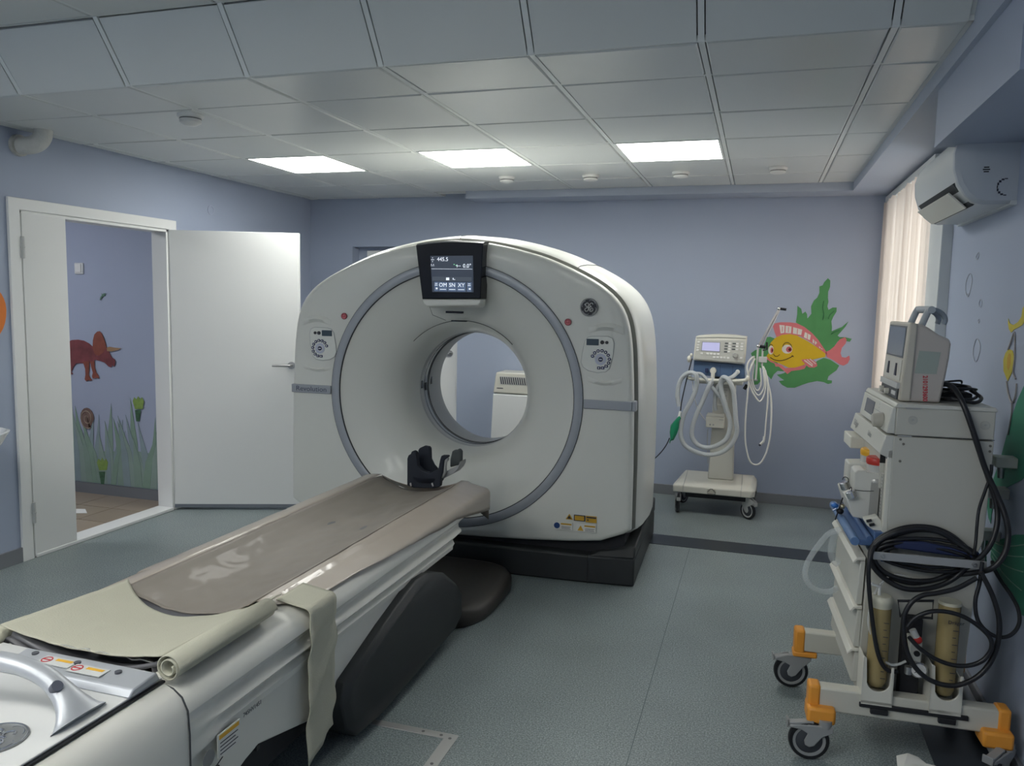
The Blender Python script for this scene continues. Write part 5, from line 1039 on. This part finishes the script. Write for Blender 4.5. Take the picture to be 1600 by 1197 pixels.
vh('white_cable', [(-0.3257,5.96,0.6229),(-0.3262,5.97,0.537),(-0.3211,5.98,0.4587),(-0.3148,5.985,0.3578)], .0028, GREYP)

# ------------------------------------------------------------------ anaesthesia machine on its trolley (local frame: x to the right, y away, z up)
CA, CO = R(3.0), Vector((.45, 2.88, 0))
CR = Matrix.Rotation(CA, 3, 'Z')
def cthing(name, label, cat, loc=(0, 0, 0), group=None):
    t = thing(name, label, cat, CO + CR @ Vector(loc), CA, group); OFF[t.name] = Vector(loc); return t
def WL(pts):
    inv = CR.inverted(); return [tuple(inv @ (Vector(p) - CO)) for p in pts]
M_ = cthing('anaesthesia_machine', 'tall cream anaesthesia machine on an orange-cornered trolley at the right wall', 'anaesthesia machine', (.1, .2, 0))
MS = mat('machine side', (.50, .495, .44), .45, noise=.02, scale=5)
def seam(pts, r_=.0011): return MB().tube(pts, r_, 5).build('case_seam', DARKGAP, M_)
# upper case
MB().box(.004, .302, .0, .52, 1.112, 1.207).build('top_unit', MS, M_, bevel=.004)
MB().prism([(-.004, -.004, 1.205), (.306, -.004, 1.205), (.300, -.004, 1.219), (.004, -.004, 1.219)], (0, .535, 0)).build('lid', CREAM2, M_, bevel=.003)
MB().prism([(.004, .003, 1.116), (-.022, .003, 1.116), (-.008, .003, 1.204), (.004, .003, 1.204)], (0, .514, 0)).build('front_panel', mat('panel light', (.58, .58, .53), .4), M_, bevel=.003)
seam([(.004, -.001, 1.112), (.303, -.001, 1.112)])
def fpan(y0, y1, z0, z1, m, name, th=.003, base=0):       # patches on the slanted front (faces -x)
    def X(z): return -.022 + (z-1.116)*.159 - base
    return MB().prism([(X(z0), y0, z0), (X(z1), y0, z1), (X(z1)-th, y0, z1), (X(z0)-th, y0, z0)], (0, y1-y0, 0)).build(name, m, M_, smooth=0)
fpan(.28, .43, 1.140, 1.190, mat('dark lcd', (.12, .125, .15), .2), 'panel_display')
for k in range(5): fpan(.20 + .0, .205, 1.190-.012*k, 1.193-.012*k, GREYP, 'print_mark', .001)
fpan(.165, .27, 1.150, 1.152, GREYP, 'print_mark', .001); fpan(.165, .27, 1.166, 1.168, GREYP, 'print_mark', .001)
MB().cyl((-.015, .105, 1.148), (-.050, .105, 1.145), .026, 28, .023).build('rotary_knob', mat('knob cream', (.46, .44, .38), .35), M_, bevel=.002)
for (x, z) in ((.055, 1.165), (.272, 1.160)):
    MB().lathe([(.0145, 0), (.0145, .0015), (.012, .002), (.009, .0012), (.001, .0015)], (x, -.0005, z), (0, -1, 0), 24).build('lock_cap', GREYP if x < 0 else mat('cap edge', (.43, .43, .39), .4), M_)
    MB().box(x-.002, x+.004, -.004, -.001, z-.001, z+.003).build('print_mark', GREYP, M_)
MB().box(.030, .075, -.0052, -.003, 1.2035, 1.2075).box(.012, .055, -.003, 0, 1.1085, 1.1125).build('latch', GREYP, M_)
# main body
MB().prism([(.0, .0, .775), (.0, 0, 1.108), (.303, 0, 1.108), (.296, 0, .775), (.270, 0, .69), (.0, 0, .69)], (0, .515, 0)).build('body', MS, M_, bevel=.003)
for x, z in ((.022, 1.098), (.032, 1.083), (.292, 1.093), (.292, 1.075), (.025, 1.024), (.0, .0), (.012, .752)):
    if x or z: MB().cyl((x, .0, z), (x, -.0022, z), .0042, 12).build('screw', mat('screw dark', (.16, .15, .13), .5), M_)
# front headband with lettering
MB().prism([(.002, .0, 1.108), (-.024, .0, 1.108), (-.040, .0, 1.045), (-.008, .0, 1.030), (.002, 0, 1.03)], (0, .60, 0)).build('head_band', CREAM2, M_, bevel=.003)
text('Dräger', .034, (-.0355, .50, 1.078), (0, -1, 0), (.2, 0, 1), GREYP, M_, depth=.0004); text('Fabius', .026, (-.0350, .22, 1.078), (0, -1, 0), (.2, 0, 1), GREYP, M_, depth=.0004)
MB().box(-.062, -.008, .44, .60, .985, 1.032).build('flow_block', CREAM, M_, bevel=.004)
MB().box(-.012, .002, .12, .50, .90, 1.04).build('back_panel', CREAM2, M_, bevel=.002)
# near vertical strip with flow tube window
MB().box(-.014, .001, .0, .03, .76, 1.06).build('front_pillar', CREAM, M_, bevel=.002)
MB().box(-.018, -.006, .03, .058, .79, .97).build('scale_strip', mat('scale strip', (.36, .36, .33), .4), M_, bevel=.001)
for k in range(14): MB().box(-.0186, -.0178, .035, .045 + .006*(k % 2), .80+.012*k, .8015+.012*k).build('print_mark', INK, M_)
for z in (1.055, 1.028): MB().box(-.0155, -.0135, .008, .018, z, z+.014).build('print_mark', INK, M_)
MB().box(-.022, -.004, .075, .080, 1.00, 1.045).build('slot', BLACK, M_)
# vaporisers
def vapor(lbl, y, pts, lidm, lid, ym):
    P = WL(pts)
    MB().prism([(p[0], p[1], p[2]) for p in P], (0, .095, 0)).build('vaporiser_block', mat('vaporiser white', (.62, .62, .58), .35), M_, bevel=.005, label=lbl)
    return P
f1 = vapor('far white vaporiser block', 0, [(0.3516,3.2,0.9465),(0.4187,3.2,0.9519),(0.4653,3.2,0.952),(0.4763,3.2,0.7753),(0.373,3.2,0.7574),(0.3619,3.2,0.7714),(0.3515,3.2,0.7741),(0.347,3.2,0.7925),(0.3286,3.2,0.8454),(0.3602,3.2,0.8576),(0.3507,3.2,0.8755),(0.3506,3.2,0.9054)], None, None, 0)
f2 = vapor('near white vaporiser block', 0, [(0.3533,3.01,0.9497),(0.3639,3.01,0.9576),(0.3892,3.01,0.9587),(0.3911,3.01,0.9529),(0.4367,3.01,0.9515),(0.4355,3.01,0.7942),(0.4094,3.01,0.7827),(0.3936,3.01,0.7811),(0.3551,3.01,0.786),(0.3476,3.01,0.803),(0.3302,3.01,0.8543),(0.3611,3.01,0.8714),(0.3538,3.01,0.8883)], None, None, 0)
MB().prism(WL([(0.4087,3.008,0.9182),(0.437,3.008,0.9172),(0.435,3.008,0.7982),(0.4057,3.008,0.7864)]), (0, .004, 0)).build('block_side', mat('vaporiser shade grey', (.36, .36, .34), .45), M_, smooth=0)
seam(WL([(0.3552,3.007,0.8856),(0.387,3.007,0.885),(0.4183,3.007,0.8879)]))
def lidded(pts, y, rr, m, mb2):
    P = WL(pts); c = Vector(P[0])
    MB().lathe([(.001, .0), (rr*.9, .0), (rr, -.006), (rr, -.020), (rr*.93, -.026), (.001, -.026)], c, (0, 0, 1), 28).build('filler_cap', m, M_, smooth=50)
    MB().lathe([(rr*.95, -.026), (rr*.95, -.07), (rr*1.15, -.078), (rr*1.15, -.088), (.001, -.088)], c, (0, 0, 1), 28).build('filler_bowl', mb2, M_, smooth=50)
lidded([(0.4373,3.24,1.002)], 0, .043, YEL, mat('bowl smoke', (.48, .48, .46), .2, coat=.4)); lidded([(0.4318,3.05,1.004)], 0, .040, mat('cap red', (.50, .04, .03), .3), mat('bowl smoke', (.48, .48, .46), .2))
for y, q in ((3.19, [(0.3463,3.19,0.8473),(0.3363,3.19,0.8726),(0.3324,3.19,0.8816),(0.3352,3.19,0.8912),(0.3435,3.19,0.8938),(0.3524,3.19,0.8871),(0.3534,3.19,0.8704)]), (3.0, [(0.3497,3,0.8585),(0.3389,3,0.8804),(0.3369,3,0.8872),(0.3396,3,0.8945),(0.3437,3,0.8949),(0.3453,3,0.8792),(0.3552,3,0.8731)])):
    P = WL(q); MB().cyl(P[0], P[1], .0165, 20).build('plug_cap', CHROME, M_, bevel=.002)
    MB().tube(smooth_path(P[2:], 5), .0016, 6).build('plug_loop', BLACK, M_)
MB().prism(WL([(0.3794,2.9,0.8051),(0.4226,2.9,0.8214),(0.4371,2.9,0.806),(0.4414,2.9,0.7624),(0.431,2.9,0.7579),(0.3897,2.9,0.7874)]), (0, .05, 0)).build('outlet_bracket', CREAM, M_, bevel=.003)
for q in [(0.394,2.895,0.8062),(0.404,2.895,0.793)]:
    p = WL([q])[0]; MB().tube([(p[0]-.008, p[1]-.0, p[2]-.002), (p[0]+.008, p[1]-.0, p[2]+.003)], .005, 8).build('clip_hole', BLACK, M_)
# blue work-top rails
MB().box(-.040, .003, -.004, .52, .705, .775).build('blue_shelf', BLUEP, M_, bevel=.003)
MB().box(-.105, -.035, .002, .52, .722, .742).build('blue_shelf', BLUEP, M_, bevel=.003)
MB().cyl((-.098, .0, .735), (-.098, .52, .735), .0155, 16).build('blue_rail', mat('blue light', (.11, .20, .38), .35), M_, bevel=.002)
MB().cyl((-.052, .0, .748), (-.052, .52, .748), .010, 14).build('blue_rail', BLUEP, M_)
MB().box(-.015, .012, -.012, .0, .675, .775).build('blue_end', BLUEP, M_, bevel=.003)
# drawer column
MB().prism([(-.052, .0, .700), (.288, .0, .700), (.264, .0, .205), (-.064, .0, .205)], (0, .52, 0)).build('drawer_case', MS, M_, bevel=.003)
for z0, z1 in ((.505, .672), (.352, .498), (.225, .345)):
    dr_ = MB().prism([(-.058, .012, z1-.006), (-.074, .012, z1-.006), (-.080, .012, z0+.003), (-.060, .012, z0+.003)], (0, .50, 0)).build('drawer', CREAM2, M_, bevel=.003)
    MB().prism([(-.060, .004, z1+.008), (-.088, .004, z1+.004), (-.100, .004, z1-.012), (-.098, .004, z1-.018), (-.084, .004, z1-.004), (-.060, .004, z1-.004)], (0, .51, 0)).build('drawer_lip', mat('lip cream', (.68, .67, .60), .35), dr_, bevel=.0015)
# trolley beams, orange corners, castors
BEAM = mat('beam cream', (.56, .55, .48), .45)
for y0 in (-.100, .375):
    MB().box(-.21, .365, y0, y0+.055, .160, .242).build('trolley_beam', BEAM, M_, bevel=.006)
    if y0 < 0: MB().box(-.18, .34, y0-.001, y0, .238, .2385)
    for s_, xe in ((-1, -.232), (1, .388)):
        xa, xb = sorted((xe, xe - s_*.040))
        MB().box(xa, xb, y0-.004, y0+.059, .150, .248).build('corner_cap', ORANGE, M_, bevel=.009, label='orange end cap')
        xa, xb = sorted((xe + s_*.004, xe - s_*.088))
        if y0 < 0 or s_ < 0:
            if y0 < 0: MB().prism([(xa, y0-.034, .182), (xb, y0-.034, .182), (xb, y0+.055, .182), (xa, y0+.055, .182)], (0, 0, -.056)).build('corner_foot', ORANGE, M_, bevel=.010, label='orange foot block')
            else: MB().box(xa, xb, y0-.004, y0+.055, .136, .158).build('corner_foot', ORANGE, M_, bevel=.006, label='orange foot block')
    MB().box(-.03, .03, y0+.05, .38, .165, .215).build('cross_bar', BEAM, M_, bevel=.004) if y0 < 0 else None
MB().box(.16, .22, -.05, .38, .165, .215).build('cross_bar', BEAM, M_, bevel=.004)
HUBG = mat('hub grey', (.30, .31, .31), .4)
caster(M_, -.226, -.128, .067, .026, R(183), .126, fork=HUBG, hub=HUBG)
caster(M_, -.238, .395, .067, .026, R(186), .140, fork=HUBG, hub=HUBG)
caster(M_, .345, -.145, .067, .026, R(228), .126, fork=HUBG, hub=HUBG)
caster(M_, .36, .41, .067, .026, R(80), .140, fork=HUBG, hub=HUBG)
# back rail with the brackets
MB().box(-.070, .262, -.108, -.002, .196, .212).build('black_rail', BLACKM, M_, bevel=.003)
MB().box(-.035, .020, -.112, -.06, .178, .197).build('rail_foot', BLACKM, M_, bevel=.003)
MB().box(.172, .225, -.112, -.06, .178, .197).build('rail_foot', BLACKM, M_, bevel=.003)
MB().box(.062, .122, -.045, -.002, .20, .50).build('black_post', BLACKM, M_, bevel=.004)
for xc, nm in ((-.016, 'left'), (.192, 'right')):
    pts = [(xc-.050, .211), (xc+.046, .211), (xc+.046, .345), (xc+.038, .345), (xc+.036, .30)]
    arc = [(xc + .036*math.cos(a), .292 + .036*math.sin(a)) for a in [R(-k*15) for k in range(1, 12)]]
    pts += arc + [(xc-.036, .30), (xc-.040, .370), (xc-.050, .375)]
    MB().prism([(x, -.108, z) for x, z in pts], (0, .008, 0)).build('jar_bracket', CREAM, M_, bevel=.0015)
    MB().box(xc-.050, xc-.046, -.108, -.02, .211, .37).box(xc+.042, xc+.046, -.108, -.02, .211, .33).box(xc-.05, xc+.046, -.108, -.02, .208, .222).build('jar_cradle', CREAM, M_)
# bar that holds the coil
MB().box(-.052, .286, -.078, -.072, .700, .727).build('metal_bar', ALU, M_, bevel=.001, label='flat brushed metal bar with two screws')
for x in (-.022, .250):
    MB().lathe([(.0075, 0), (.0075, .003), (.004, .004), (.001, .003)], (x, -.078, .714), (0, -1, 0), 16).build('screw', STEEL, M_)
    MB().cyl((x, -.072, .714), (x, 0, .714), .006, 10).build('stand_off', STEEL, M_)
# loop holder, regulator and gauge
lh = WL([(0.4858,2.8,0.5682),(0.5903,2.8,0.5824),(0.5908,2.8,0.5236),(0.4956,2.8,0.5174)])
MB().tube(lh, .005, 8, closed=True).build('wire_holder', BLACKM, M_)
rg = WL([(0.5332,2.79,0.4798),(0.5504,2.79,0.4477),(0.5499,2.79,0.403),(0.5592,2.79,0.3473),(0.5221,2.79,0.4185),(0.5188,2.79,0.3682),(0.4675,2.79,0.3498)])
MB().cyl(rg[0], (rg[1][0], rg[1][1], rg[1][2]), .011, 16).build('valve_body', LABELW, M_)
MB().ball(rg[1], (.015, .015, .014), 16).build('valve_knob', RED, M_, label='red valve knob')
MB().box(rg[2][0]-.022, rg[2][0]+.016, rg[2][1]-.004, -.02, rg[2][2]-.03, rg[2][2]+.045).build('regulator', CREAM2, M_, bevel=.004)
MB().cyl((rg[2][0], rg[2][1]-.004, rg[2][2]), (rg[2][0], rg[2][1]-.010, rg[2][2]), .0095, 16).build('knob', BLACK, M_)
gc = Vector(rg[3])
MB().lathe([(.027, .01), (.027, -.008), (.024, -.012), (.023, -.008)], gc, (0, 1, 0), 28).build('gauge_case', CHROME, M_)
MB().cyl(gc + Vector((0, -.0085, 0)), gc + Vector((0, -.0095, 0)), .0225, 28).build('gauge_dial', WHITE, M_, label='white gauge dial')
MB().obox(gc + Vector((-.004, -.0102, -.003)), (.018, 0, .012), (0, .001, 0), (-.001, 0, .0015)).build('needle', INK, M_)
MB().cyl((rg[2][0]-.02, rg[2][1], rg[2][2]-.075), (rg[2][0]-.02, rg[2][1], rg[2][2]-.05), .012, 14).build('fitting', STEEL, M_)
hose('clear_tube', WL([(0.5209,2.79,0.3695),(0.4958,2.79,0.3534),(0.4674,2.79,0.3523),(0.4432,2.8,0.3717),(0.4225,2.8,0.419),(0.4012,2.8,0.4763),(0.4069,2.81,0.5487),(0.4327,2.83,0.6053),(0.4707,2.86,0.6341),(0.5167,2.87,0.6326),(0.5624,2.87,0.6082)]), .0045, CLEAR, M_)
# suction jars
def jar(label, x, zt, lidded_):
    t = cthing('suction_jar', label, 'jar', (x, -.065, .21), 'long yellowed suction jars on the trolley back')
    c = (x, -.065, 0)
    MB().lathe([(.001, .256), (.018, .259), (.028, .268), (.033, .285), (.0335, .32), (.0335, zt), (.031, zt), (.031, .32), (.030, .288), (.026, .274), (.017, .263), (.001, .260)], c, (0, 0, 1), 28).build('glass_cylinder', GLASSY, t, smooth=50)
    if lidded_:
        MB().lathe([(.001, zt+.016), (.030, zt+.016), (.038, zt+.008), (.038, zt-.004), (.034, zt-.012), (.034, zt-.022), (.001, zt-.022)], c, (0, 0, 1), 28).build('lid', mat('lid cream', (.60, .58, .46), .35), t, smooth=45)
        MB().tube([(x-.008, -.065, zt+.012), (x-.008, -.065, zt+.045), (x-.034, -.065, zt+.052)], .0052, 10).build('spout', WHITE, t)
        MB().cyl((x, -.065, zt-.02), (x, -.065, zt-.09), .009, 12).build('inner_tube', LABELW, t)
    else:
        MB().lathe([(.001, zt+.006), (.034, zt+.006), (.035, zt-.004), (.001, zt-.004)], c, (0, 0, 1), 28).build('lid', mat('lid cream', (.60, .58, .46), .35), t)
    for k in range(9):
        z = .30 + .024*k
        MB().box(x+.006, x+(.016 if k % 2 else .022), -.0995, -.0985, z, z+.0018).build('scale_mark', INK, t, smooth=0)
    return t
jar('left suction jar, with a cream lid and bent spout', -.016, .560, True)
j2 = jar('right suction jar, without a spout, behind the lowest black hose loop', .192, .575, False)
text('Dräger', .017, (.205, -.1002, .520), (1, 0, 0), (0, 0, 1), INK, j2, depth=.0003)

# monitor on top
MO = cthing('patient_monitor', 'cream portable monitor with red handwritten number standing on the machine top', 'monitor', (.09, .2, 1.22))
MC = mat('monitor cream', (.52, .49, .42), .4); MC2 = mat('monitor side', (.47, .435, .40), .45)
sp_ = [(.041, 1.487), (.075, 1.484), (.098, 1.472), (.130, 1.450), (.163, 1.436), (.169, 1.420), (.167, 1.375), (.160, 1.310), (.148, 1.221), (.028, 1.221)]
MB().prism([(x, .055, z) for x, z in sp_], (0, .30, 0)).build('case', MC2, MO, bevel=.008, seg=3)
MB().prism([(.020, .048, 1.222), (.055, .048, 1.222), (.062, .048, 1.480), (.052, .048, 1.489), (.036, .048, 1.488)], (0, .314, 0)).build('front_frame', MC, MO, bevel=.006, seg=3)
def mf(y0, y1, z0, z1, m, nm, th=.002, b_=0, **k):
    def X(z): return .020 + (z-1.222)*.0602 - b_
    return MB().prism([(X(z0)-th, y0, z0), (X(z1)-th, y0, z1), (X(z1)+.004, y0, z1), (X(z0)+.004, y0, z0)], (0, y1-y0, 0)).build(nm, m, MO, smooth=0, **k)
mf(.085, .335, 1.372, 1.470, mat('screen blue grey', (.16, .19, .24), .2), 'screen', label='dark blank screen')
mf(.078, .342, 1.366, 1.476, mat('screen surround', (.10, .11, .13), .4), 'screen_surround', .001)
mf(.080, .340, 1.288, 1.360, mat('lower panel', (.56, .55, .50), .4), 'key_panel')
for ya, yb in ((.135, .165), (.255, .285)):
    MB().prism([(.0205, ya, 1.302), (.0205, yb, 1.302), (.0225, yb-.008, 1.345), (.0225, ya+.008, 1.345)], (.006, 0, 0)).build('panel_wedge', INK, MO, smooth=0)
mf(.070, .345, 1.262, 1.282, LGREY, 'handle_bar', .010)
mf(.075, .340, 1.225, 1.264, mat('drawer dark', (.045, .05, .055), .4), 'paper_drawer', .004)
mf(.10, .16, 1.236, 1.250, LGREY, 'slot_plate', .006)
for y in (.215, .30): MB().cyl((.022, y, 1.240), (.004, y, 1.240), .0105, 14).build('connector', CREAM, MO)
MB().prism([(.072, .0535, 1.395), (.138, .0535, 1.392), (.130, .0535, 1.318), (.062, .0535, 1.318)], (0, .003, 0)).build('side_label', mat('pale green label', (.33, .38, .34), .5), MO, smooth=0)
text('2101293600', 0.0205, (.098, .0535, 1.268), (.06, 0, -1), (1, 0, .06), REDINK, MO, name='handwriting', depth=.0006, sx=.86, bold=.0003, label='red handwritten number')
hd = WL([(0.5282,3,1.48),(0.5404,3,1.515),(0.5458,3,1.527),(0.5526,3,1.533)])
hdm = mat('handle blue grey', (.40, .44, .47), .4)
ex = hd[3][0]
for yo in (.10, .26):
    MB().tube([(p[0], yo, p[2]) for p in smooth_path(hd, 4)], .0115, 12).build('carry_handle', hdm, MO, smooth=60)
MB().tube([(ex, .085, hd[3][2]), (ex, .275, hd[3][2])], .0125, 12).build('carry_handle', hdm, MO, smooth=60)
for yo in (.12, .20):
    MB().tube(smooth_path([(ex, yo, hd[3][2]+.002), (ex+.022, yo, hd[3][2]-.002), (ex+.042, yo, hd[3][2]-.014), (ex+.052, yo, hd[3][2]-.032), (ex+.048, yo, hd[3][2]-.048)], 4), .009, 12).build('hanging_hook', mat('hook grey', (.24, .28, .32), .4), MO, smooth=60)
# black cables beside it
K = cthing('power_adapter', 'black power adapter with coiled leads lying behind the monitor', 'power adapter', (.21, .2, 1.22))
MB().box(.172, .270, .14, .24, 1.221, 1.250).build('adapter_box', BLACKM, K, bevel=.006)
for pts, r_ in (([(.16, .12, 1.228), (.20, .08, 1.232), (.26, .10, 1.236), (.285, .16, 1.25), (.26, .25, 1.262), (.19, .26, 1.262), (.165, .18, 1.26), (.20, .12, 1.262), (.25, .13, 1.266), (.27, .20, 1.268), (.22, .24, 1.272)], .0052),
                ([(.17, .10, 1.250), (.21, .07, 1.272), (.27, .11, 1.268), (.278, .20, 1.258), (.21, .22, 1.276), (.175, .14, 1.285), (.22, .12, 1.294), (.235, .15, 1.284)], .0036),
                ([(.155, .13, 1.222+.006), (.19, .06, 1.236), (.25, .05, 1.228), (.284, .10, 1.240), (.27, .17, 1.258)], .0060)):
    hose('lead', pts, r_, BLACK, K, seg=8)

# black hoses
BH = cthing('black_hose', 'bundle of thick glossy black hoses coiled behind the metal bar of the machine', 'hose', (.12, -.05, .7))
def bh(pts, r_=.0085, nm='hose_loop', depth=None):
    P = WL(pts)
    if depth:
        k = [max(0, min(1, (.30-p[0])/.07))*max(0, min(1, (p[2]-.56)/.05))*max(0, min(1, (.86-p[2])/.05)) for p in P]
        P = [(p[0], p[1] + (depth-p[1])*a, p[2]) for p, a in zip(P, k)]
    return hose(nm, P, r_, BLACK, BH, seg=10, n=7)
bh([(0.6078,2.98,1.284),(0.6286,2.93,1.276),(0.6512,2.88,1.225),(0.687,2.86,1.125),(0.7233,2.86,1.024),(0.7643,2.85,0.9346),(0.7863,2.83,0.8706),(0.794,2.82,0.8127),(0.7805,2.8,0.7604),(0.7492,2.79,0.7125),(0.7086,2.78,0.6775),(0.6548,2.77,0.6525),(0.5942,2.77,0.6277),(0.5318,2.77,0.6146),(0.4665,2.77,0.6304),(0.4257,2.77,0.6595),(0.4033,2.785,0.701),(0.4199,2.8,0.7475),(0.4627,2.81,0.7838),(0.5217,2.81,0.8073),(0.5896,2.81,0.8098),(0.6455,2.81,0.7895),(0.6938,2.81,0.7519)], .0088, depth=-.022)
bh([(0.6207,3,1.283),(0.6425,2.95,1.26),(0.6654,2.9,1.204),(0.6949,2.87,1.105),(0.7361,2.87,0.9943),(0.765,2.86,0.9037),(0.7644,2.84,0.842),(0.7473,2.82,0.7838),(0.7237,2.81,0.7363),(0.6932,2.79,0.696),(0.6689,2.78,0.658),(0.6287,2.775,0.6257),(0.5705,2.77,0.6053),(0.5113,2.77,0.6022),(0.4592,2.775,0.6204),(0.4186,2.78,0.6552),(0.4,2.79,0.6941),(0.4077,2.8,0.7313),(0.4376,2.81,0.7663),(0.4888,2.815,0.7951),(0.5481,2.815,0.8088),(0.608,2.815,0.8008),(0.6604,2.815,0.7705),(0.7027,2.81,0.7434)], .0085, depth=-.040)
bh([(0.7008,2.8,0.7367),(0.6651,2.8,0.7755),(0.6136,2.8,0.7985),(0.546,2.8,0.8006),(0.4789,2.8,0.7787),(0.4332,2.8,0.7441),(0.4124,2.79,0.7054),(0.4267,2.78,0.6661),(0.4676,2.78,0.6369),(0.5327,2.78,0.6258),(0.604,2.78,0.6352),(0.6639,2.78,0.6718),(0.7047,2.79,0.707)], .0080, depth=-.030)
bh([(0.715,2.78,0.702),(0.7513,2.775,0.6325),(0.7734,2.77,0.5615),(0.7755,2.765,0.4877),(0.7589,2.76,0.4203),(0.7211,2.755,0.3634),(0.6607,2.75,0.3274),(0.5978,2.75,0.3303),(0.5492,2.75,0.3615),(0.5159,2.75,0.415),(0.5009,2.75,0.4814),(0.5002,2.755,0.5379),(0.5194,2.76,0.5826),(0.5524,2.765,0.6095),(0.5936,2.765,0.6222),(0.6512,2.77,0.6449),(0.7042,2.78,0.6817)], .0080)
bh([(0.5093,2.745,0.5042),(0.5324,2.745,0.5391),(0.5728,2.745,0.5642),(0.6181,2.745,0.5705),(0.6681,2.745,0.5609),(0.7147,2.745,0.5344),(0.7474,2.745,0.5012),(0.7521,2.745,0.464),(0.7307,2.745,0.4248),(0.6915,2.745,0.4017),(0.6424,2.745,0.3975),(0.5914,2.745,0.4121),(0.5475,2.745,0.4393),(0.5157,2.745,0.471)], .0070)
bh([(0.4024,2.8,0.7455),(0.3889,2.78,0.7106),(0.3867,2.77,0.6546),(0.3959,2.77,0.5768),(0.4093,2.765,0.4914),(0.425,2.765,0.4141),(0.4444,2.77,0.3601),(0.4694,2.78,0.3321),(0.4973,2.79,0.3296)], .0072)
bh([(0.7218,2.8,0.7297),(0.7162,2.79,0.6607),(0.7064,2.78,0.6056),(0.7144,2.775,0.5511),(0.738,2.77,0.5182),(0.7759,2.77,0.499),(0.814,2.78,0.5087),(0.8392,2.8,0.5402),(0.8426,2.83,0.577),(0.8305,2.87,0.609),(0.8121,2.92,0.6383),(0.8039,2.97,0.6606),(0.8091,3.02,0.6705)], .0062)
bh([(0.7407,2.86,1.038),(0.741,2.86,1.006),(0.7275,2.86,0.9449),(0.7155,2.86,0.8882),(0.7109,2.85,0.8345),(0.7087,2.84,0.7766),(0.7004,2.82,0.7445)], .0050)
for dz, rr in ((.0, .34), (.012, .30), (-.012, .31)):
    q = [(.118 + .150*math.cos(a)*(1 - abs(dz)*4), -.040 - .006*math.sin(a*3+dz*90), .722 + dz*1.2 + .040*math.sin(a)) for a in [2*math.pi*k/24 for k in range(24)]]
    MB().tube(q, .0062, 8, closed=True).build('hose_loop', BLACK, BH, smooth=70)
MB().loft([[(.02, -.046, .735), (.20, -.046, .725), (.275, -.046, .722), (.275, -.012, .722), (.02, -.012, .735)], [(.0, -.046, .762), (.10, -.046, .766), (.275, -.046, .745), (.275, -.012, .745), (.0, -.012, .76)]]).build('navy_cuff', NAVY, BH, bevel=.006, label='folded navy cuff')
# clear corrugated hose hanging at the left of the machine
CH = cthing('breathing_hose', 'clear corrugated breathing hose hanging in a loop left of the blue shelf', 'hose', (-.1, .2, .6))
hose('hose_loop', WL([(0.3397,3.2,0.6881),(0.2996,3.2,0.6667),(0.2754,3.2,0.6354),(0.2452,3.18,0.5921),(0.2236,3.17,0.5467),(0.2176,3.16,0.5033),(0.2354,3.16,0.4653),(0.2737,3.17,0.4438),(0.3109,3.18,0.4423),(0.3378,3.2,0.4532)]), .011, HOSEC, CH, seg=12, n=6)
hose('hose_loop', WL([(0.3199,3.2,0.6746),(0.3141,3.2,0.6398),(0.3097,3.2,0.5992),(0.3184,3.2,0.5659),(0.3375,3.2,0.5481)]), .014, HOSEC, CH, seg=12)
c_ = WL([(0.3099,3.18,0.7825),(0.3042,3.18,0.7631),(0.3299,3.18,0.7619),(0.3373,3.18,0.7814),(0.3157,3.18,0.7718),(0.3363,3.18,0.815),(0.3149,3.18,0.7265)])
MB().ball(c_[0], (.014, .014, .010), 14).build('blue_tap', mat('bright blue', (.03, .16, .50), .35), CH, label='bright blue tap')
MB().cyl(c_[1], c_[4], .006, 10).build('chrome_fitting', CHROME, CH); MB().ball(c_[2], (.014, .012, .012), 12).build('black_joint', BLACK, CH); MB().ball(c_[3], (.010, .010, .010), 12).build('brass_joint', mat('brass', (.45, .40, .28), .3, metal=.8), CH)
MB().cyl(c_[5], c_[6], .0025, 8).build('black_lead', BLACK, CH)

# wall gas outlets
for (q, lb) in (([(0.84,3.119,1.004)], 'uppermost cream gas outlet on the right wall behind the machine'), ([(0.84,3.181,0.8796)], 'middle cream gas outlet on the right wall, with a grey nozzle'), ([(0.84,3.244,0.7071)], 'lowest gas outlet on the right wall, with a metal hose coupling')):
    p = q[0]; t = thing('gas_outlet', lb, 'gas outlet', (XR, p[1], p[2]), group='gas outlets on the right wall')
    MB().box(XR-.07, XR, p[1]-.03, p[1]+.03, p[2]-.015, p[2]+.022).build('body', CREAM2, t, bevel=.004)
    MB().cyl((XR-.045, p[1]-.005, p[2]-.012), (XR-.045, p[1]-.005, p[2]-.055), .013, 16, .010).build('nozzle', CHROME if 'metal' in lb else STEEL, t)
    if 'metal' in lb: MB().cyl((XR-.045, p[1]-.005, p[2]-.055), (XR-.035, p[1]+.005, p[2]-.13), .008, 14).build('coupling', CHROME, t)
# things at the bottom edge of the frame
t = thing('navy_bag', 'dark navy bag with white paper on it at the bottom edge of the photo', 'bag', (.55, 2.55, 0))
MB().loft([[(.60 + .15*math.cos(a)*f, 2.56 + .10*math.sin(a)*f, z) for a in [2*math.pi*k/24 for k in range(24)]] for f, z in ((.9, 0), (1, .03), (.97, .06), (.8, .09), (.5, .10))]).build('bag_body', mat('navy fabric', (.02, .028, .06), .7, noise=.2, bump=.4, bscale=30), t, smooth=60)
pp = [(0.4885,2.656,0.11),(0.5247,2.674,0.11),(0.5554,2.674,0.11),(0.5739,2.65,0.11),(0.5977,2.63,0.11),(0.5932,2.556,0.11),(0.4746,2.514,0.11)]
MB().prism([(p[0], p[1], .106 + .006*math.sin(i*1.7)) for i, p in enumerate(pp)], (0, 0, .0015)).build('white_paper', PAPER, t, smooth=0)
